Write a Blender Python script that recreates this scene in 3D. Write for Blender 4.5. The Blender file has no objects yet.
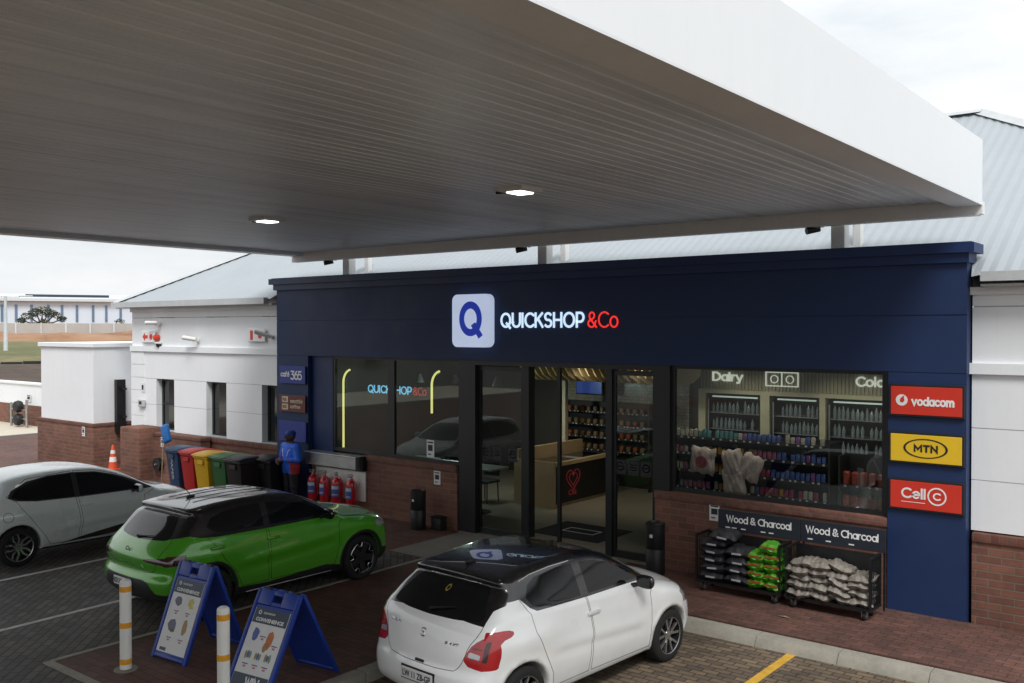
import bpy, bmesh, math, random
import numpy as np
from mathutils import Vector, Matrix
random.seed(7); RNG = np.random.default_rng(7)
SC = bpy.context.scene
COL = SC.collection
G = 0.04            # level of the paved apron, bays and walkway
rad = math.radians

# ------------------------------------------------------------------ mesh builder
class MB:
    def __init__(s): s.v=[]; s.f=[]; s.m=[]; s.starts=[]
    def add(s, vs, fs, mi=0):
        s.starts.append((len(s.v),len(s.f))); b=len(s.v); s.v += [tuple(float(c) for c in p) for p in vs]
        s.f += [tuple(b+i for i in f) for f in fs]; s.m += [mi]*len(fs); return s
    def box(s,x0,x1,y0,y1,z0,z1,mi=0):
        vs=[(x0,y0,z0),(x1,y0,z0),(x1,y1,z0),(x0,y1,z0),(x0,y0,z1),(x1,y0,z1),(x1,y1,z1),(x0,y1,z1)]
        return s.add(vs,[(0,3,2,1),(4,5,6,7),(0,1,5,4),(1,2,6,5),(2,3,7,6),(3,0,4,7)],mi)
    def rbox(s,x0,x1,y0,y1,z0,z1,r=.01,seg=2,mi=0,taper=None,jit=0):
        bm=bmesh.new(); bmesh.ops.create_cube(bm,size=1)
        for v in bm.verts:
            x,y,z=v.co
            k=1 if taper is None else (taper if z<0 else 1)
            v.co=((x0+x1)/2+x*(x1-x0)*k,(y0+y1)/2+y*(y1-y0)*k,(z0+z1)/2+z*(z1-z0))
        bmesh.ops.bevel(bm,geom=bm.edges[:],offset=r,segments=seg,affect='EDGES',profile=.6)
        s.frombm(bm,mi); bm.free(); return s
    def frombm(s,bm,mi=0,M=None):
        bm.verts.index_update()
        vs=[(M@v.co if M else v.co.copy()) for v in bm.verts]
        return s.add(vs,[[v.index for v in f.verts] for f in bm.faces],mi)
    def cyl(s,p0,p1,r0,r1=None,n=16,mi=0,cap=True):
        r1=r0 if r1 is None else r1
        p0=Vector(p0);p1=Vector(p1);d=(p1-p0).normalized()
        a=d.orthogonal().normalized();b=d.cross(a)
        vs=[];
        for p,r in((p0,r0),(p1,r1)):
            for i in range(n):
                t=2*math.pi*i/n; vs.append(p+a*(r*math.cos(t))+b*(r*math.sin(t)))
        fs=[(i,(i+1)%n,n+(i+1)%n,n+i) for i in range(n)]
        if cap: fs+=[tuple(range(n-1,-1,-1)),tuple(range(n,2*n))]
        return s.add(vs,fs,mi)
    def tube(s,path,r,n=8,closed=False,mi=0):
        P=[Vector(p) for p in path]; k=len(P); vs=[]; prev=None
        for i,p in enumerate(P):
            a=P[(i-1)%k] if (closed or i>0) else P[i]; b=P[(i+1)%k] if (closed or i<k-1) else P[i]
            d=(b-a).normalized()
            if prev is None: u=d.orthogonal().normalized()
            else:
                u=prev-d*prev.dot(d); u=u.normalized() if u.length>1e-6 else d.orthogonal().normalized()
            prev=u; w=d.cross(u); rr=r[i] if isinstance(r,(list,tuple)) else r
            for j in range(n):
                t=2*math.pi*j/n; vs.append(p+u*(rr*math.cos(t))+w*(rr*math.sin(t)))
        fs=[]
        for i in range(k if closed else k-1):
            for j in range(n):
                a=i*n+j;b=i*n+(j+1)%n;c=((i+1)%k)*n+(j+1)%n;d=((i+1)%k)*n+j
                fs.append((a,b,c,d))
        if not closed: fs+=[tuple(range(n-1,-1,-1)),tuple((k-1)*n+j for j in range(n))]
        return s.add(vs,fs,mi)
    def lathe(s,prof,c=(0,0,0),axis='z',n=24,mi=0,caps=True):
        vs=[];k=len(prof)
        for r,h in prof:
            for j in range(n):
                t=2*math.pi*j/n; a,b=r*math.cos(t),r*math.sin(t)
                p=(a,b,h) if axis=='z' else ((h,a,b) if axis=='x' else (b,h,a))
                vs.append((c[0]+p[0],c[1]+p[1],c[2]+p[2]))
        fs=[(i*n+j,i*n+(j+1)%n,(i+1)*n+(j+1)%n,(i+1)*n+j) for i in range(k-1) for j in range(n)]
        if caps and prof[0][0]>1e-5: fs.append(tuple(range(n-1,-1,-1)))
        if caps and prof[-1][0]>1e-5: fs.append(tuple((k-1)*n+j for j in range(n)))
        return s.add(vs,fs,mi)
    def prism(s,poly,y0,y1,plane='xz',mi=0):
        n=len(poly)
        def mk(a,b,t): return {'xz':(a,t,b),'xy':(a,b,t),'yz':(t,a,b)}[plane]
        vs=[mk(a,b,y0) for a,b in poly]+[mk(a,b,y1) for a,b in poly]
        fs=[tuple(range(n)),tuple(range(2*n-1,n-1,-1))]+[(i,n+i,n+(i+1)%n,(i+1)%n) for i in range(n)]
        return s.add(vs,fs,mi)
    def xf(s,M):
        s.v=[tuple(M@Vector(p)) for p in s.v]; return s
    def pieces(s):
        out=[]
        for i,(a,b) in enumerate(s.starts):
            c,d=s.starts[i+1] if i+1<len(s.starts) else (len(s.v),len(s.f))
            m=MB(); m.add(s.v[a:c],[tuple(q-a for q in f) for f in s.f[b:d]]); out.append(m)
        return out
    def build(s,name,mats,parent=None,smooth=False,world=True,weld=False,angle=None):
        """world=True: vertices are world coordinates; they are moved into the parent's frame"""
        me=bpy.data.meshes.new(name)
        off=Vector((0,0,0))
        if parent is not None and world: off=root_loc(parent)
        vs=[(p[0]-off.x,p[1]-off.y,p[2]-off.z) for p in s.v]
        me.from_pydata(vs,[],s.f)
        if not isinstance(mats,(list,tuple)): mats=[mats]
        for m in mats: me.materials.append(m)
        if len(mats)>1: me.polygons.foreach_set('material_index',s.m)
        bm=bmesh.new(); bm.from_mesh(me)
        if weld: bmesh.ops.remove_doubles(bm,verts=bm.verts,dist=1e-4)
        bmesh.ops.recalc_face_normals(bm,faces=bm.faces)
        bm.to_mesh(me); bm.free()
        if smooth:
            me.polygons.foreach_set('use_smooth',[True]*len(me.polygons))
            me.set_sharp_from_angle(angle=rad(angle or 40))
        me.update()
        o=bpy.data.objects.new(name,me); COL.objects.link(o)
        if parent is not None: o.parent=parent
        return o
def root_loc(o):
    l=Vector((0,0,0))
    while o is not None: l=l+o.location; o=o.parent
    return l
def tag(o,label=None,cat=None,group=None,kind=None):
    if label: o['label']=label
    if cat: o['category']=cat
    if group: o['group']=group
    if kind: o['kind']=kind
    return o
def thing(name,label,cat,loc,group=None,rz=0):
    o=bpy.data.objects.new(name,None); COL.objects.link(o); o.location=loc; o.rotation_euler=(0,0,rz)
    o.empty_display_size=.2
    return tag(o,label,cat,group)
def kids(o): return [c for c in COL.objects if c.parent==o]
def copy_tree(o,parent=None):
    c=o.copy(); COL.objects.link(c)
    if parent is not None: c.parent=parent
    for ch in kids(o):
        if ch!=c: copy_tree(ch,c)
    return c
def textmesh(txt,x0,z0,w,h,y,depth=.01,bold=0,plane='xz',flip=False):
    """text fitted in the box (x0,z0,w,h) on a vertical plane; returns MB"""
    cu=bpy.data.curves.new('t','FONT'); cu.body=txt; cu.size=1; cu.offset=bold; cu.resolution_u=3
    o=bpy.data.objects.new('t',cu); COL.objects.link(o)
    dg=bpy.context.evaluated_depsgraph_get(); dg.update()
    me=bpy.data.meshes.new_from_object(o.evaluated_get(dg))
    bm=bmesh.new(); bm.from_mesh(me)
    bmesh.ops.remove_doubles(bm,verts=bm.verts,dist=1e-5)
    ext=bmesh.ops.extrude_face_region(bm,geom=bm.faces[:])
    tv=set(v for v in ext['geom'] if isinstance(v,bmesh.types.BMVert))
    xs=[v.co.x for v in bm.verts]; ys=[v.co.y for v in bm.verts]
    ax,bx,ay,by=min(xs),max(xs),min(ys),max(ys)
    for v in bm.verts:
        u=(v.co.x-ax)/(bx-ax)*w+x0; q=(v.co.y-ay)/(by-ay)*h+z0
        t=y if v not in tv else y-depth
        v.co=(u,t,q)
    m=MB(); m.frombm(bm); bm.free()
    bpy.data.objects.remove(o); bpy.data.curves.remove(cu); bpy.data.meshes.remove(me)
    return m
def rrect(x0,x1,z0,z1,r,n=5):
    pts=[]
    for cx,cz,a in((x1-r,z1-r,0),(x0+r,z1-r,90),(x0+r,z0+r,180),(x1-r,z0+r,270)):
        for i in range(n+1):
            t=rad(a+90*i/n); pts.append((cx+r*math.cos(t),cz+r*math.sin(t)))
    return pts
def circle(cx,cz,r,n=24,sx=1): return [(cx+sx*r*math.cos(2*math.pi*i/n),cz+r*math.sin(2*math.pi*i/n)) for i in range(n)]
def ring(mb,cx,cz,r0,r1,y0,y1,sx=1,n=32,mi=0):
    vs=[];
    for y in(y0,y1):
        for r in(r0,r1):
            for i in range(n):
                t=2*math.pi*i/n
                vs.append((cx+(sx*(r-(r1-r0))+(r-r0) if False else sx*r)*math.cos(t),y,cz+r*math.sin(t)))
    fs=[]
    for i in range(n):
        j=(i+1)%n
        fs+=[(i,j,n+j,n+i),(2*n+i,3*n+i,3*n+j,2*n+j),(n+i,n+j,3*n+j,3*n+i),(i,2*n+i,2*n+j,j)]
    return mb.add(vs,fs,mi)

# ------------------------------------------------------------------ materials
def newmat(name):
    m=bpy.data.materials.new(name); m.use_nodes=True; nt=m.node_tree; nt.nodes.clear()
    out=nt.nodes.new('ShaderNodeOutputMaterial')
    return m,nt,out
class N:
    def __init__(s,nt): s.nt=nt
    def __call__(s,t,**k):
        n=s.nt.nodes.new('ShaderNode'+t)
        for a,b in k.items():
            if a.startswith('i_'): n.inputs[a[2:].replace('_',' ')].default_value=b
            elif a.startswith('n') and a[1:].isdigit(): n.inputs[int(a[1:])].default_value=b
            else: setattr(n,a,b)
        return n
    def l(s,a,b): s.nt.links.new(a,b)
def c4(c): return (c[0],c[1],c[2],1)
def noise(nd,vec,scale,detail=4,rough=.6):
    n=nd('TexNoise'); n.inputs['Scale'].default_value=scale; n.inputs['Detail'].default_value=detail; n.inputs['Roughness'].default_value=rough
    nd.l(vec,n.inputs['Vector']); return n.outputs['Fac']
def math_(nd,op,a,b=None,clamp=False):
    n=nd('Math',operation=op,use_clamp=clamp)
    for i,x in enumerate((a,b)):
        if x is None: continue
        if isinstance(x,(int,float)): n.inputs[i].default_value=x
        else: nd.l(x,n.inputs[i])
    return n.outputs[0]
def mixc(nd,f,a,b):
    n=nd('Mix',data_type='RGBA')
    for k,x in((0,f),(6,a),(7,b)):
        if isinstance(x,(int,float)): n.inputs[k].default_value=x
        elif isinstance(x,(tuple,list)): n.inputs[k].default_value=c4(x)
        else: nd.l(x,n.inputs[k])
    return n.outputs[2]
def ramp(nd,f,stops):
    n=nd('ValToRGB'); cr=n.color_ramp
    while len(cr.elements)<len(stops): cr.elements.new(.5)
    for e,(p,c) in zip(cr.elements,stops): e.position=p; e.color=c4(c) if isinstance(c,(tuple,list)) else (c,c,c,1)
    nd.l(f,n.inputs[0]); return n.outputs[0]
def mapr(nd,v,a,b,c,d):
    n=nd('MapRange'); n.clamp=True
    for i,x in enumerate((a,b,c,d)): n.inputs[i+1].default_value=x
    nd.l(v,n.inputs[0]); return n.outputs[0]
def bump(nd,h,strength=.3,dist=.01):
    n=nd('Bump'); n.inputs['Strength'].default_value=strength; n.inputs['Distance'].default_value=dist
    nd.l(h,n.inputs['Height']); return n.outputs[0]
def paint(name,col,rough=.5,metal=0,var=.12,scale=3,coat=0,bmp=0,bscale=60,world=True,streak=0,spec=.5,dirt=None):
    """general procedural material: base colour with blotchy variation, optional rain streaks and grain"""
    m,nt,out=newmat(name); nd=N(nt)
    p=nd('BsdfPrincipled'); nd.l(p.outputs[0],out.inputs[0])
    vec=(nd('NewGeometry').outputs['Position'] if world else nd('TexCoord').outputs['Object'])
    f=noise(nd,vec,scale,5,.65)
    f2=noise(nd,vec,scale*9,3,.6)
    f=math_(nd,'ADD',math_(nd,'MULTIPLY',f,.7),math_(nd,'MULTIPLY',f2,.3))
    lo=tuple(c*(1-var) for c in col); hi=tuple(min(1,c*(1+var)) for c in col)
    c=ramp(nd,f,[(.3,lo),(.7,hi)])
    if streak:
        mp=nd('Mapping'); mp.inputs['Scale'].default_value=(5,5,.35); nd.l(vec,mp.inputs[0])
        s=noise(nd,mp.outputs[0],1.6,5,.7)
        s=mapr(nd,s,.52,.8,0,streak)
        c=mixc(nd,s,c,dirt or tuple(x*.45 for x in col))
    nd.l(c,p.inputs['Base Color'])
    p.inputs['Roughness'].default_value=rough
    r=mapr(nd,f,.3,.7,max(0,rough-.08),min(1,rough+.08)); nd.l(r,p.inputs['Roughness'])
    p.inputs['Metallic'].default_value=metal; p.inputs['Specular IOR Level'].default_value=spec
    if coat: p.inputs['Coat Weight'].default_value=coat; p.inputs['Coat Roughness'].default_value=.03
    if bmp:
        nd.l(bump(nd,noise(nd,vec,bscale,4,.6),bmp,.005),p.inputs['Normal'])
    return m
def emit(name,col,s,rough=.5):
    m,nt,out=newmat(name); nd=N(nt)
    p=nd('BsdfPrincipled'); nd.l(p.outputs[0],out.inputs[0])
    p.inputs['Base Color'].default_value=c4(tuple(x*.6 for x in col)); p.inputs['Roughness'].default_value=rough
    vec=nd('NewGeometry').outputs['Position']
    f=noise(nd,vec,4,2,.5); c=ramp(nd,f,[(.2,tuple(x*.9 for x in col)),(.8,col)])
    nd.l(c,p.inputs['Emission Color']); p.inputs['Emission Strength'].default_value=s
    return m
def bricks(name,c1,c2,mortar,bw,bh,mode='wall',mort=.012,bmp=.5,rough=.85,stain=.35,rot=0,freq=.5,bias=0):
    m,nt,out=newmat(name); nd=N(nt)
    p=nd('BsdfPrincipled'); nd.l(p.outputs[0],out.inputs[0]); p.inputs['Roughness'].default_value=rough
    pos=nd('NewGeometry').outputs['Position']
    sep=nd('SeparateXYZ'); nd.l(pos,sep.inputs[0]); cmb=nd('CombineXYZ')
    if mode=='wall':
        nd.l(math_(nd,'ADD',sep.outputs[0],sep.outputs[1]),cmb.inputs[0]); nd.l(sep.outputs[2],cmb.inputs[1])
    else:
        nd.l(sep.outputs[0],cmb.inputs[0]); nd.l(sep.outputs[1],cmb.inputs[1])
    mp=nd('Mapping'); mp.inputs['Rotation'].default_value=(0,0,rad(rot)); nd.l(cmb.outputs[0],mp.inputs[0])
    b=nd('TexBrick'); nd.l(mp.outputs[0],b.inputs['Vector'])
    b.offset=freq; b.inputs['Scale'].default_value=1; b.inputs['Brick Width'].default_value=bw; b.inputs['Row Height'].default_value=bh
    b.inputs['Mortar Size'].default_value=mort; b.inputs['Mortar Smooth'].default_value=.3; b.inputs['Bias'].default_value=bias
    b.inputs['Color1'].default_value=c4(c1); b.inputs['Color2'].default_value=c4(c2); b.inputs['Mortar'].default_value=c4(mortar)
    big=noise(nd,pos,.7,6,.65); mid=noise(nd,pos,9,4,.7)
    k=math_(nd,'ADD',mapr(nd,big,.3,.7,-stain,stain*.6),mapr(nd,mid,.3,.7,-.15,.15))
    if mode=='floor':
        spot=mapr(nd,noise(nd,pos,1.7,6,.75),.60,.72,0,-.38); k=math_(nd,'ADD',k,spot)
        mp2=nd('Mapping'); mp2.inputs['Scale'].default_value=(2.6,.16,1); nd.l(pos,mp2.inputs[0])
        k=math_(nd,'ADD',k,mapr(nd,noise(nd,mp2.outputs[0],1,4,.6),.55,.75,0,-.25))
        k=math_(nd,'MAXIMUM',k,-.8)
    hv=nd('HueSaturation'); nd.l(b.outputs['Color'],hv.inputs['Color']); nd.l(math_(nd,'ADD',k,1),hv.inputs['Value'])
    nd.l(hv.outputs[0],p.inputs['Base Color'])
    h=math_(nd,'ADD',math_(nd,'MULTIPLY',b.outputs['Fac'],-1),math_(nd,'MULTIPLY',noise(nd,pos,50,4,.6),.35))
    nd.l(bump(nd,h,bmp,.006),p.inputs['Normal'])
    nd.l(mapr(nd,mid,.3,.7,rough-.12,min(1,rough+.08)),p.inputs['Roughness'])
    return m
def glass(name,tint=(.55,.6,.58),boost=1.0):
    m,nt,out=newmat(name); nd=N(nt)
    tr=nd('BsdfTransparent'); tr.inputs[0].default_value=c4(tint)
    gl=nd('BsdfGlossy'); gl.inputs['Roughness'].default_value=.012; gl.inputs[0].default_value=(.93,1,.97,1)
    geo=nd('NewGeometry'); vec=geo.outputs['Position']
    dt=nd('VectorMath',operation='DOT_PRODUCT'); nd.l(geo.outputs['Incoming'],dt.inputs[0]); nd.l(geo.outputs['Normal'],dt.inputs[1])
    k=math_(nd,'POWER',math_(nd,'SUBTRACT',1.0,math_(nd,'ABSOLUTE',dt.outputs['Value'])),5)
    fac=math_(nd,'ADD',math_(nd,'MULTIPLY',k,.92),.045*boost,True)
    fac=math_(nd,'MULTIPLY',fac,mapr(nd,noise(nd,vec,1.3,5,.7),.3,.7,.85,1.15),True)
    nb=bump(nd,noise(nd,vec,.8,1,.3),.02,.02); nd.l(nb,gl.inputs['Normal'])
    mx=nd('MixShader'); nd.l(fac,mx.inputs[0]); nd.l(tr.outputs[0],mx.inputs[1]); nd.l(gl.outputs[0],mx.inputs[2])
    nd.l(mx.outputs[0],out.inputs[0]); return m
def carpaint(name,col,rough=.35,metal=0,coat=1.0,flake=0,seam=True,seamw=.004):
    m,nt,out=newmat(name); nd=N(nt)
    p=nd('BsdfPrincipled'); nd.l(p.outputs[0],out.inputs[0])
    vec=nd('TexCoord').outputs['Object']
    f=noise(nd,vec,2.5,5,.6)
    c=ramp(nd,f,[(.3,tuple(x*.94 for x in col)),(.7,col)])
    # dust low down on the body
    sep=nd('SeparateXYZ'); nd.l(vec,sep.inputs[0])
    d=math_(nd,'MULTIPLY',mapr(nd,sep.outputs[2],.15,.6,.4,0),noise(nd,vec,4,4,.6))
    c=mixc(nd,d,c,(.16,.13,.10))
    if seam:
        tot=None
        for i in range(4):
            a=nd('Attribute'); a.attribute_name='seam%d'%i
            s=mapr(nd,math_(nd,'ABSOLUTE',a.outputs['Fac']),seamw*.55,seamw*1.15,1,0)
            tot=s if tot is None else math_(nd,'MAXIMUM',tot,s)
        c=mixc(nd,tot,c,(.006,.006,.006))
    nd.l(c,p.inputs['Base Color'])
    nd.l(mapr(nd,noise(nd,vec,2,3,.6),.3,.7,rough-.03,rough+.05),p.inputs['Roughness'])
    p.inputs['Metallic'].default_value=metal
    p.inputs['Coat Weight'].default_value=coat; p.inputs['Coat Roughness'].default_value=.02
    return m

M={}
# facade, walls
M['navy']=paint('navy_render',(.006,.024,.090),.6,var=.12,scale=1.2,bmp=.12,bscale=90,streak=.12,dirt=(.02,.03,.06))
M['navycap']=paint('navy_cap',(.005,.024,.10),.5,var=.15,scale=1.5,bmp=.1,streak=.2)
M['groove']=paint('dark_joint',(.006,.010,.028),.9)
M['white']=paint('white_render',(.80,.82,.84),.8,var=.03,scale=.9,bmp=.2,bscale=70,streak=.14,dirt=(.5,.49,.46))
M['whitegroove']=paint('render_joint',(.36,.37,.38),.9)
M['brick']=bricks('face_brick',(.225,.092,.060),(.155,.063,.044),(.17,.13,.10),.30,.10,mort=.010,bmp=.6,stain=.3)
M['rowlock']=bricks('brick_on_edge',(.20,.077,.052),(.14,.052,.037),(.125,.09,.072),.10,.30,mort=.010,bmp=.6,stain=.25)
M['frame']=paint('black_aluminium',(.009,.010,.011),.42,var=.2,scale=4)
M['steel']=paint('brushed_steel',(.42,.43,.43),.38,metal=.85,var=.15,scale=8)
M['gutter']=paint('gutter_metal',(.52,.54,.55),.5,metal=.2,var=.1,streak=.25)
M['canopywhite']=paint('canopy_white',(.86,.88,.90),.42,var=.02,scale=.7,streak=.06,dirt=(.6,.6,.58))
M['offwhite']=paint('off_white_metal',(.80,.795,.77),.5,var=.05,scale=2,streak=.12)
M['blackp']=paint('black_plastic',(.012,.012,.013),.5,var=.3,scale=8,bmp=.1)
M['blackm']=paint('black_metal',(.014,.014,.015),.4,metal=.3,var=.3,scale=8)
M['rubber']=paint('rubber',(.009,.009,.009),.85,var=.3,scale=12,world=False)
M['conc']=paint('concrete',(.23,.215,.185),.9,var=.22,scale=1.5,bmp=.4,bscale=45)
M['kerb']=paint('kerb_concrete',(.30,.28,.235),.9,var=.25,scale=2.5,bmp=.5,bscale=40)
M['glass']=glass('shop_glass',(.66,.70,.68),1.5)
M['whitep']=paint('white_plastic',(.75,.75,.73),.5,var=.05,scale=6)
M['paper']=paint('paper',(.72,.72,.72),.7,var=.05,scale=9)
M['darkglass']=paint('dark_window_glass',(.010,.012,.012),.06,var=.2,scale=2,spec=.9)
# ------------------------------------------------------------------ even-stroke sans lettering
def _arc(cx,cy,rx,ry,a0,a1,n=14): return [(cx+rx*math.cos(rad(a0+(a1-a0)*i/n)),cy+ry*math.sin(rad(a0+(a1-a0)*i/n))) for i in range(n+1)]
_o=lambda: _arc(.29,.35,.29,.35,0,360,20)
GL={'Q':(.86,[_arc(.43,.5,.43,.5,0,360,28),[(.52,.26),(.84,-.08)]]),'U':(.70,[[(0,1),(0,.35)]+_arc(.35,.35,.35,.35,180,360)+[(.70,1)]]),'I':(0,[[(0,0),(0,1)]]),
'C':(.72,[_arc(.45,.5,.45,.5,48,312,22)]),'K':(.62,[[(0,0),(0,1)],[(.60,1),(.03,.42)],[(.22,.60),(.64,0)]]),
'S':(.58,[_arc(.29,.745,.27,.255,35,270,12)[:-1]+_arc(.29,.255,.29,.255,90,-145,12)]),'H':(.66,[[(0,0),(0,1)],[(.66,0),(.66,1)],[(0,.5),(.66,.5)]]),
'O':(.88,[_arc(.44,.5,.44,.5,0,360,28)]),'P':(.58,[[(0,0),(0,1),(.30,1)]+_arc(.30,.68,.28,.32,90,-90,10)[1:]+[(0,.36)]]),
'&':(.66,[[(.66,0),(.14,.60)]+_arc(.30,.78,.20,.22,200,-20,10)+[(.42,.60),(.12,.42)]+_arc(.28,.25,.28,.25,130,320,12)+[(.62,.40)]]),
'M':(.84,[[(0,0),(0,1),(.42,.32),(.84,1),(.84,0)]]),'T':(.64,[[(0,1),(.64,1)],[(.32,1),(.32,0)]]),'N':(.70,[[(0,0),(0,1),(.70,0),(.70,1)]]),
'W':(1.02,[[(0,1),(.26,0),(.51,.92),(.76,0),(1.02,1)]]),'D':(.70,[[(0,0),(0,1),(.25,1)]+_arc(.25,.5,.45,.5,90,-90,14)[1:]+[(0,0)]]),
'V':(.72,[[(0,1),(.36,0),(.72,1)]]),'E':(.50,[[(.50,1),(0,1),(0,0),(.50,0)],[(0,.52),(.44,.52)]]),
'o':(.58,[_o()]),'a':(.54,[_arc(.27,.35,.27,.35,0,360,20),[(.54,.70),(.54,0)]]),'d':(.56,[_arc(.28,.35,.28,.35,0,360,20),[(.56,1.04),(.56,0)]]),
'c':(.48,[_arc(.29,.35,.29,.35,50,310,16)]),'e':(.56,[[(.02,.36),(.57,.36)]+_arc(.29,.35,.28,.35,10,310,16)]),'h':(.50,[[(0,0),(0,1.04)],[(0,.42)]+_arc(.25,.42,.25,.28,180,0,10)+[(.50,0)]]),
'n':(.50,[[(0,0),(0,.70)],[(0,.42)]+_arc(.25,.42,.25,.28,180,0,10)+[(.50,0)]]),'m':(.86,[[(0,0),(0,.70)],[(0,.46)]+_arc(.215,.46,.215,.24,180,0,8)+[(.43,0)],[(.43,.46)]+_arc(.645,.46,.215,.24,180,0,8)+[(.86,0)]]),
'r':(.28,[[(0,0),(0,.70)],[(0,.38)]+_arc(.28,.38,.28,.32,180,90,6)]),'l':(0,[[(0,0),(0,1.04)]]),'i':(0,[[(0,0),(0,.70)],[(0,.86),(0,.98)]]),'v':(.56,[[(0,.70),(.28,0),(.56,.70)]]),
'y':(.56,[[(0,.70),(.29,.02)],[(.56,.70),(.22,-.25),(.06,-.25)]]),'f':(.32,[[(.10,0),(.10,.78)]+_arc(.32,.78,.22,.24,180,90,6),[(0,.66),(.30,.66)]]),'é':(.56,[[(.02,.36),(.57,.36)]+_arc(.29,.35,.28,.35,10,310,16),[(.24,.82),(.42,.98)]]),
'3':(.52,[[(.02,1),(.50,1),(.22,.62)]+_arc(.22,.31,.30,.31,90,-140,14)[1:]]),'6':(.58,[_arc(.29,.32,.29,.32,0,360,20),[(.02,.40),(.06,.62),(.20,.86),(.44,1)]]),'5':(.54,[[(.50,1),(.08,1),(.04,.58)]+_arc(.24,.32,.30,.32,110,-140,14)]),
's':(.42,[_arc(.21,.525,.19,.175,35,270,8)[:-1]+_arc(.21,.175,.21,.175,90,-145,8)]),'t':(.30,[[(.12,.92),(.12,.10),(.20,0),(.32,.02)],[(0,.68),(.30,.68)]])}
def sfont(txt,x0,z0,w,h,y,depth=.01,weight=.13,gap=.20):
    pos=[];cx=0
    for ch in txt:
        if ch==' ': cx+=.34; continue
        gw,st=GL[ch]; pos.append((cx,st)); cx+=gw+gap+ (.03 if gw==0 else 0)
    tot=cx-gap; m=MB(); k=0; hw=weight*h/2
    sx=(w-2*hw)/tot; sz=h-2*hw
    for px,st in pos:
        for line in st:
            P_=[Vector((x0+hw+(px+a)*sx,z0+hw+b*sz)) for a,b in line]
            closed=(P_[0]-P_[-1]).length<1e-5
            if closed: P_=P_[:-1]
            n=len(P_); L_=[];R_=[]
            for i in range(n):
                a=P_[(i-1)%n] if (closed or i>0) else None; b=P_[(i+1)%n] if (closed or i<n-1) else None
                d0=(P_[i]-a).normalized() if a is not None else None; d1=(b-P_[i]).normalized() if b is not None else None
                if d0 is None: d0=d1
                if d1 is None: d1=d0
                t=(d0+d1); t=t.normalized() if t.length>1e-6 else d0
                nn=Vector((-t.y,t.x)); c_=max(.45,abs(nn.dot(Vector((-d0.y,d0.x)))))
                ext=Vector((0,0))
                if not closed and i==0: ext=-d1*hw*.9
                if not closed and i==n-1: ext=d0*hw*.9
                L_.append(P_[i]+nn*hw/c_+ext); R_.append(P_[i]-nn*hw/c_+ext)
            yf=y-depth-.0004*(k%4); k+=1
            vs=[(p.x,yf,p.y) for p in L_]+[(p.x,yf,p.y) for p in R_]+[(p.x,y,p.y) for p in L_]+[(p.x,y,p.y) for p in R_]
            fs=[]
            for i in range(n if closed else n-1):
                j=(i+1)%n; fs+=[(i,j,n+j,n+i),(i,2*n+i,2*n+j,j),(n+i,n+j,3*n+j,3*n+i)]
            if not closed: fs+=[(0,n,3*n,2*n),(n-1,3*n-1,4*n-1,2*n-1)]
            m.add(vs,fs)
    return m
# ================================================================== GROUND
DX,DY=-.90,.436
def gz(s):
    return float(np.interp(s,[-1e4,43.5,47,60,110,140,152,400,3000],[-.09,-.09,1.22,1.95,2.52,3.1,3.2,3.4,3.4]))
def ground_material():
    m,nt,out=newmat('open_ground'); nd=N(nt); p=nd('BsdfPrincipled'); nd.l(p.outputs[0],out.inputs[0]); p.inputs['Roughness'].default_value=.95
    pos=nd('NewGeometry').outputs['Position']
    dot=nd('VectorMath',operation='DOT_PRODUCT'); nd.l(pos,dot.inputs[0]); dot.inputs[1].default_value=(DX,DY,0)
    s=dot.outputs['Value']
    nz=noise(nd,pos,.08,6,.7); s=math_(nd,'ADD',s,math_(nd,'MULTIPLY',math_(nd,'SUBTRACT',nz,.5),16))
    fine=noise(nd,pos,.9,5,.7); mid=noise(nd,pos,.15,5,.7)
    dirt=ramp(nd,fine,[(.3,(.045,.032,.024)),(.7,(.10,.068,.048))])
    grass=mixc(nd,mapr(nd,mid,.4,.62,0,1),(.12,.125,.045),(.22,.18,.085))
    grass=mixc(nd,mapr(nd,fine,.35,.7,0,.6),grass,(.05,.075,.022))
    red=ramp(nd,mid,[(.3,(.20,.095,.045)),(.5,(.33,.18,.10)),(.7,(.36,.22,.14))])
    c=mixc(nd,mapr(nd,s,59,62,0,1),dirt,grass); c=mixc(nd,mapr(nd,s,104,112,0,1),c,red)
    c=mixc(nd,mapr(nd,s,43,46,0,1),(.12,.11,.10),c)
    nd.l(c,p.inputs['Base Color']); nd.l(bump(nd,fine,.6,.1),p.inputs['Normal']); return m
ss=[-2500,-800,-300,-100,-60,-30,0,20,36,40,43,44,45,46,47,48,50,52,55,58,60,63,66,70,75,80,85,90,95,100,103,106,109,112,115,118,121,124,127,130,133,136,139,142,145,150,160,200,300,600,1200,2500]
ts=sorted(set([-2500,-1000,-500,-250,-150]+list(range(-100,101,4))+[150,250,500,1000,2500]))
vs=[];
for s in ss:
    for t in ts:
        z=gz(s)
        if 48<s<145 and abs(t)<100: z+= .10*math.sin(s*.7+t*.13)+.08*math.sin(t*.41+s*.2)
        if 108<s<140 and abs(t)<100: z+=.9*max(0,math.sin(t*.23+s*.5)+.4*math.sin(t*.61+1))*max(0,math.sin(s*.33+1))
        vs.append((DX*s+DY*t, DY*s-DX*t, z))
nt_=len(ts); fs=[(i*nt_+j,i*nt_+j+1,(i+1)*nt_+j+1,(i+1)*nt_+j) for i in range(len(ss)-1) for j in range(nt_-1)]
g=MB().add(vs,fs).build('ground',ground_material(),smooth=True,angle=80); tag(g,kind='structure')

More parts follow.
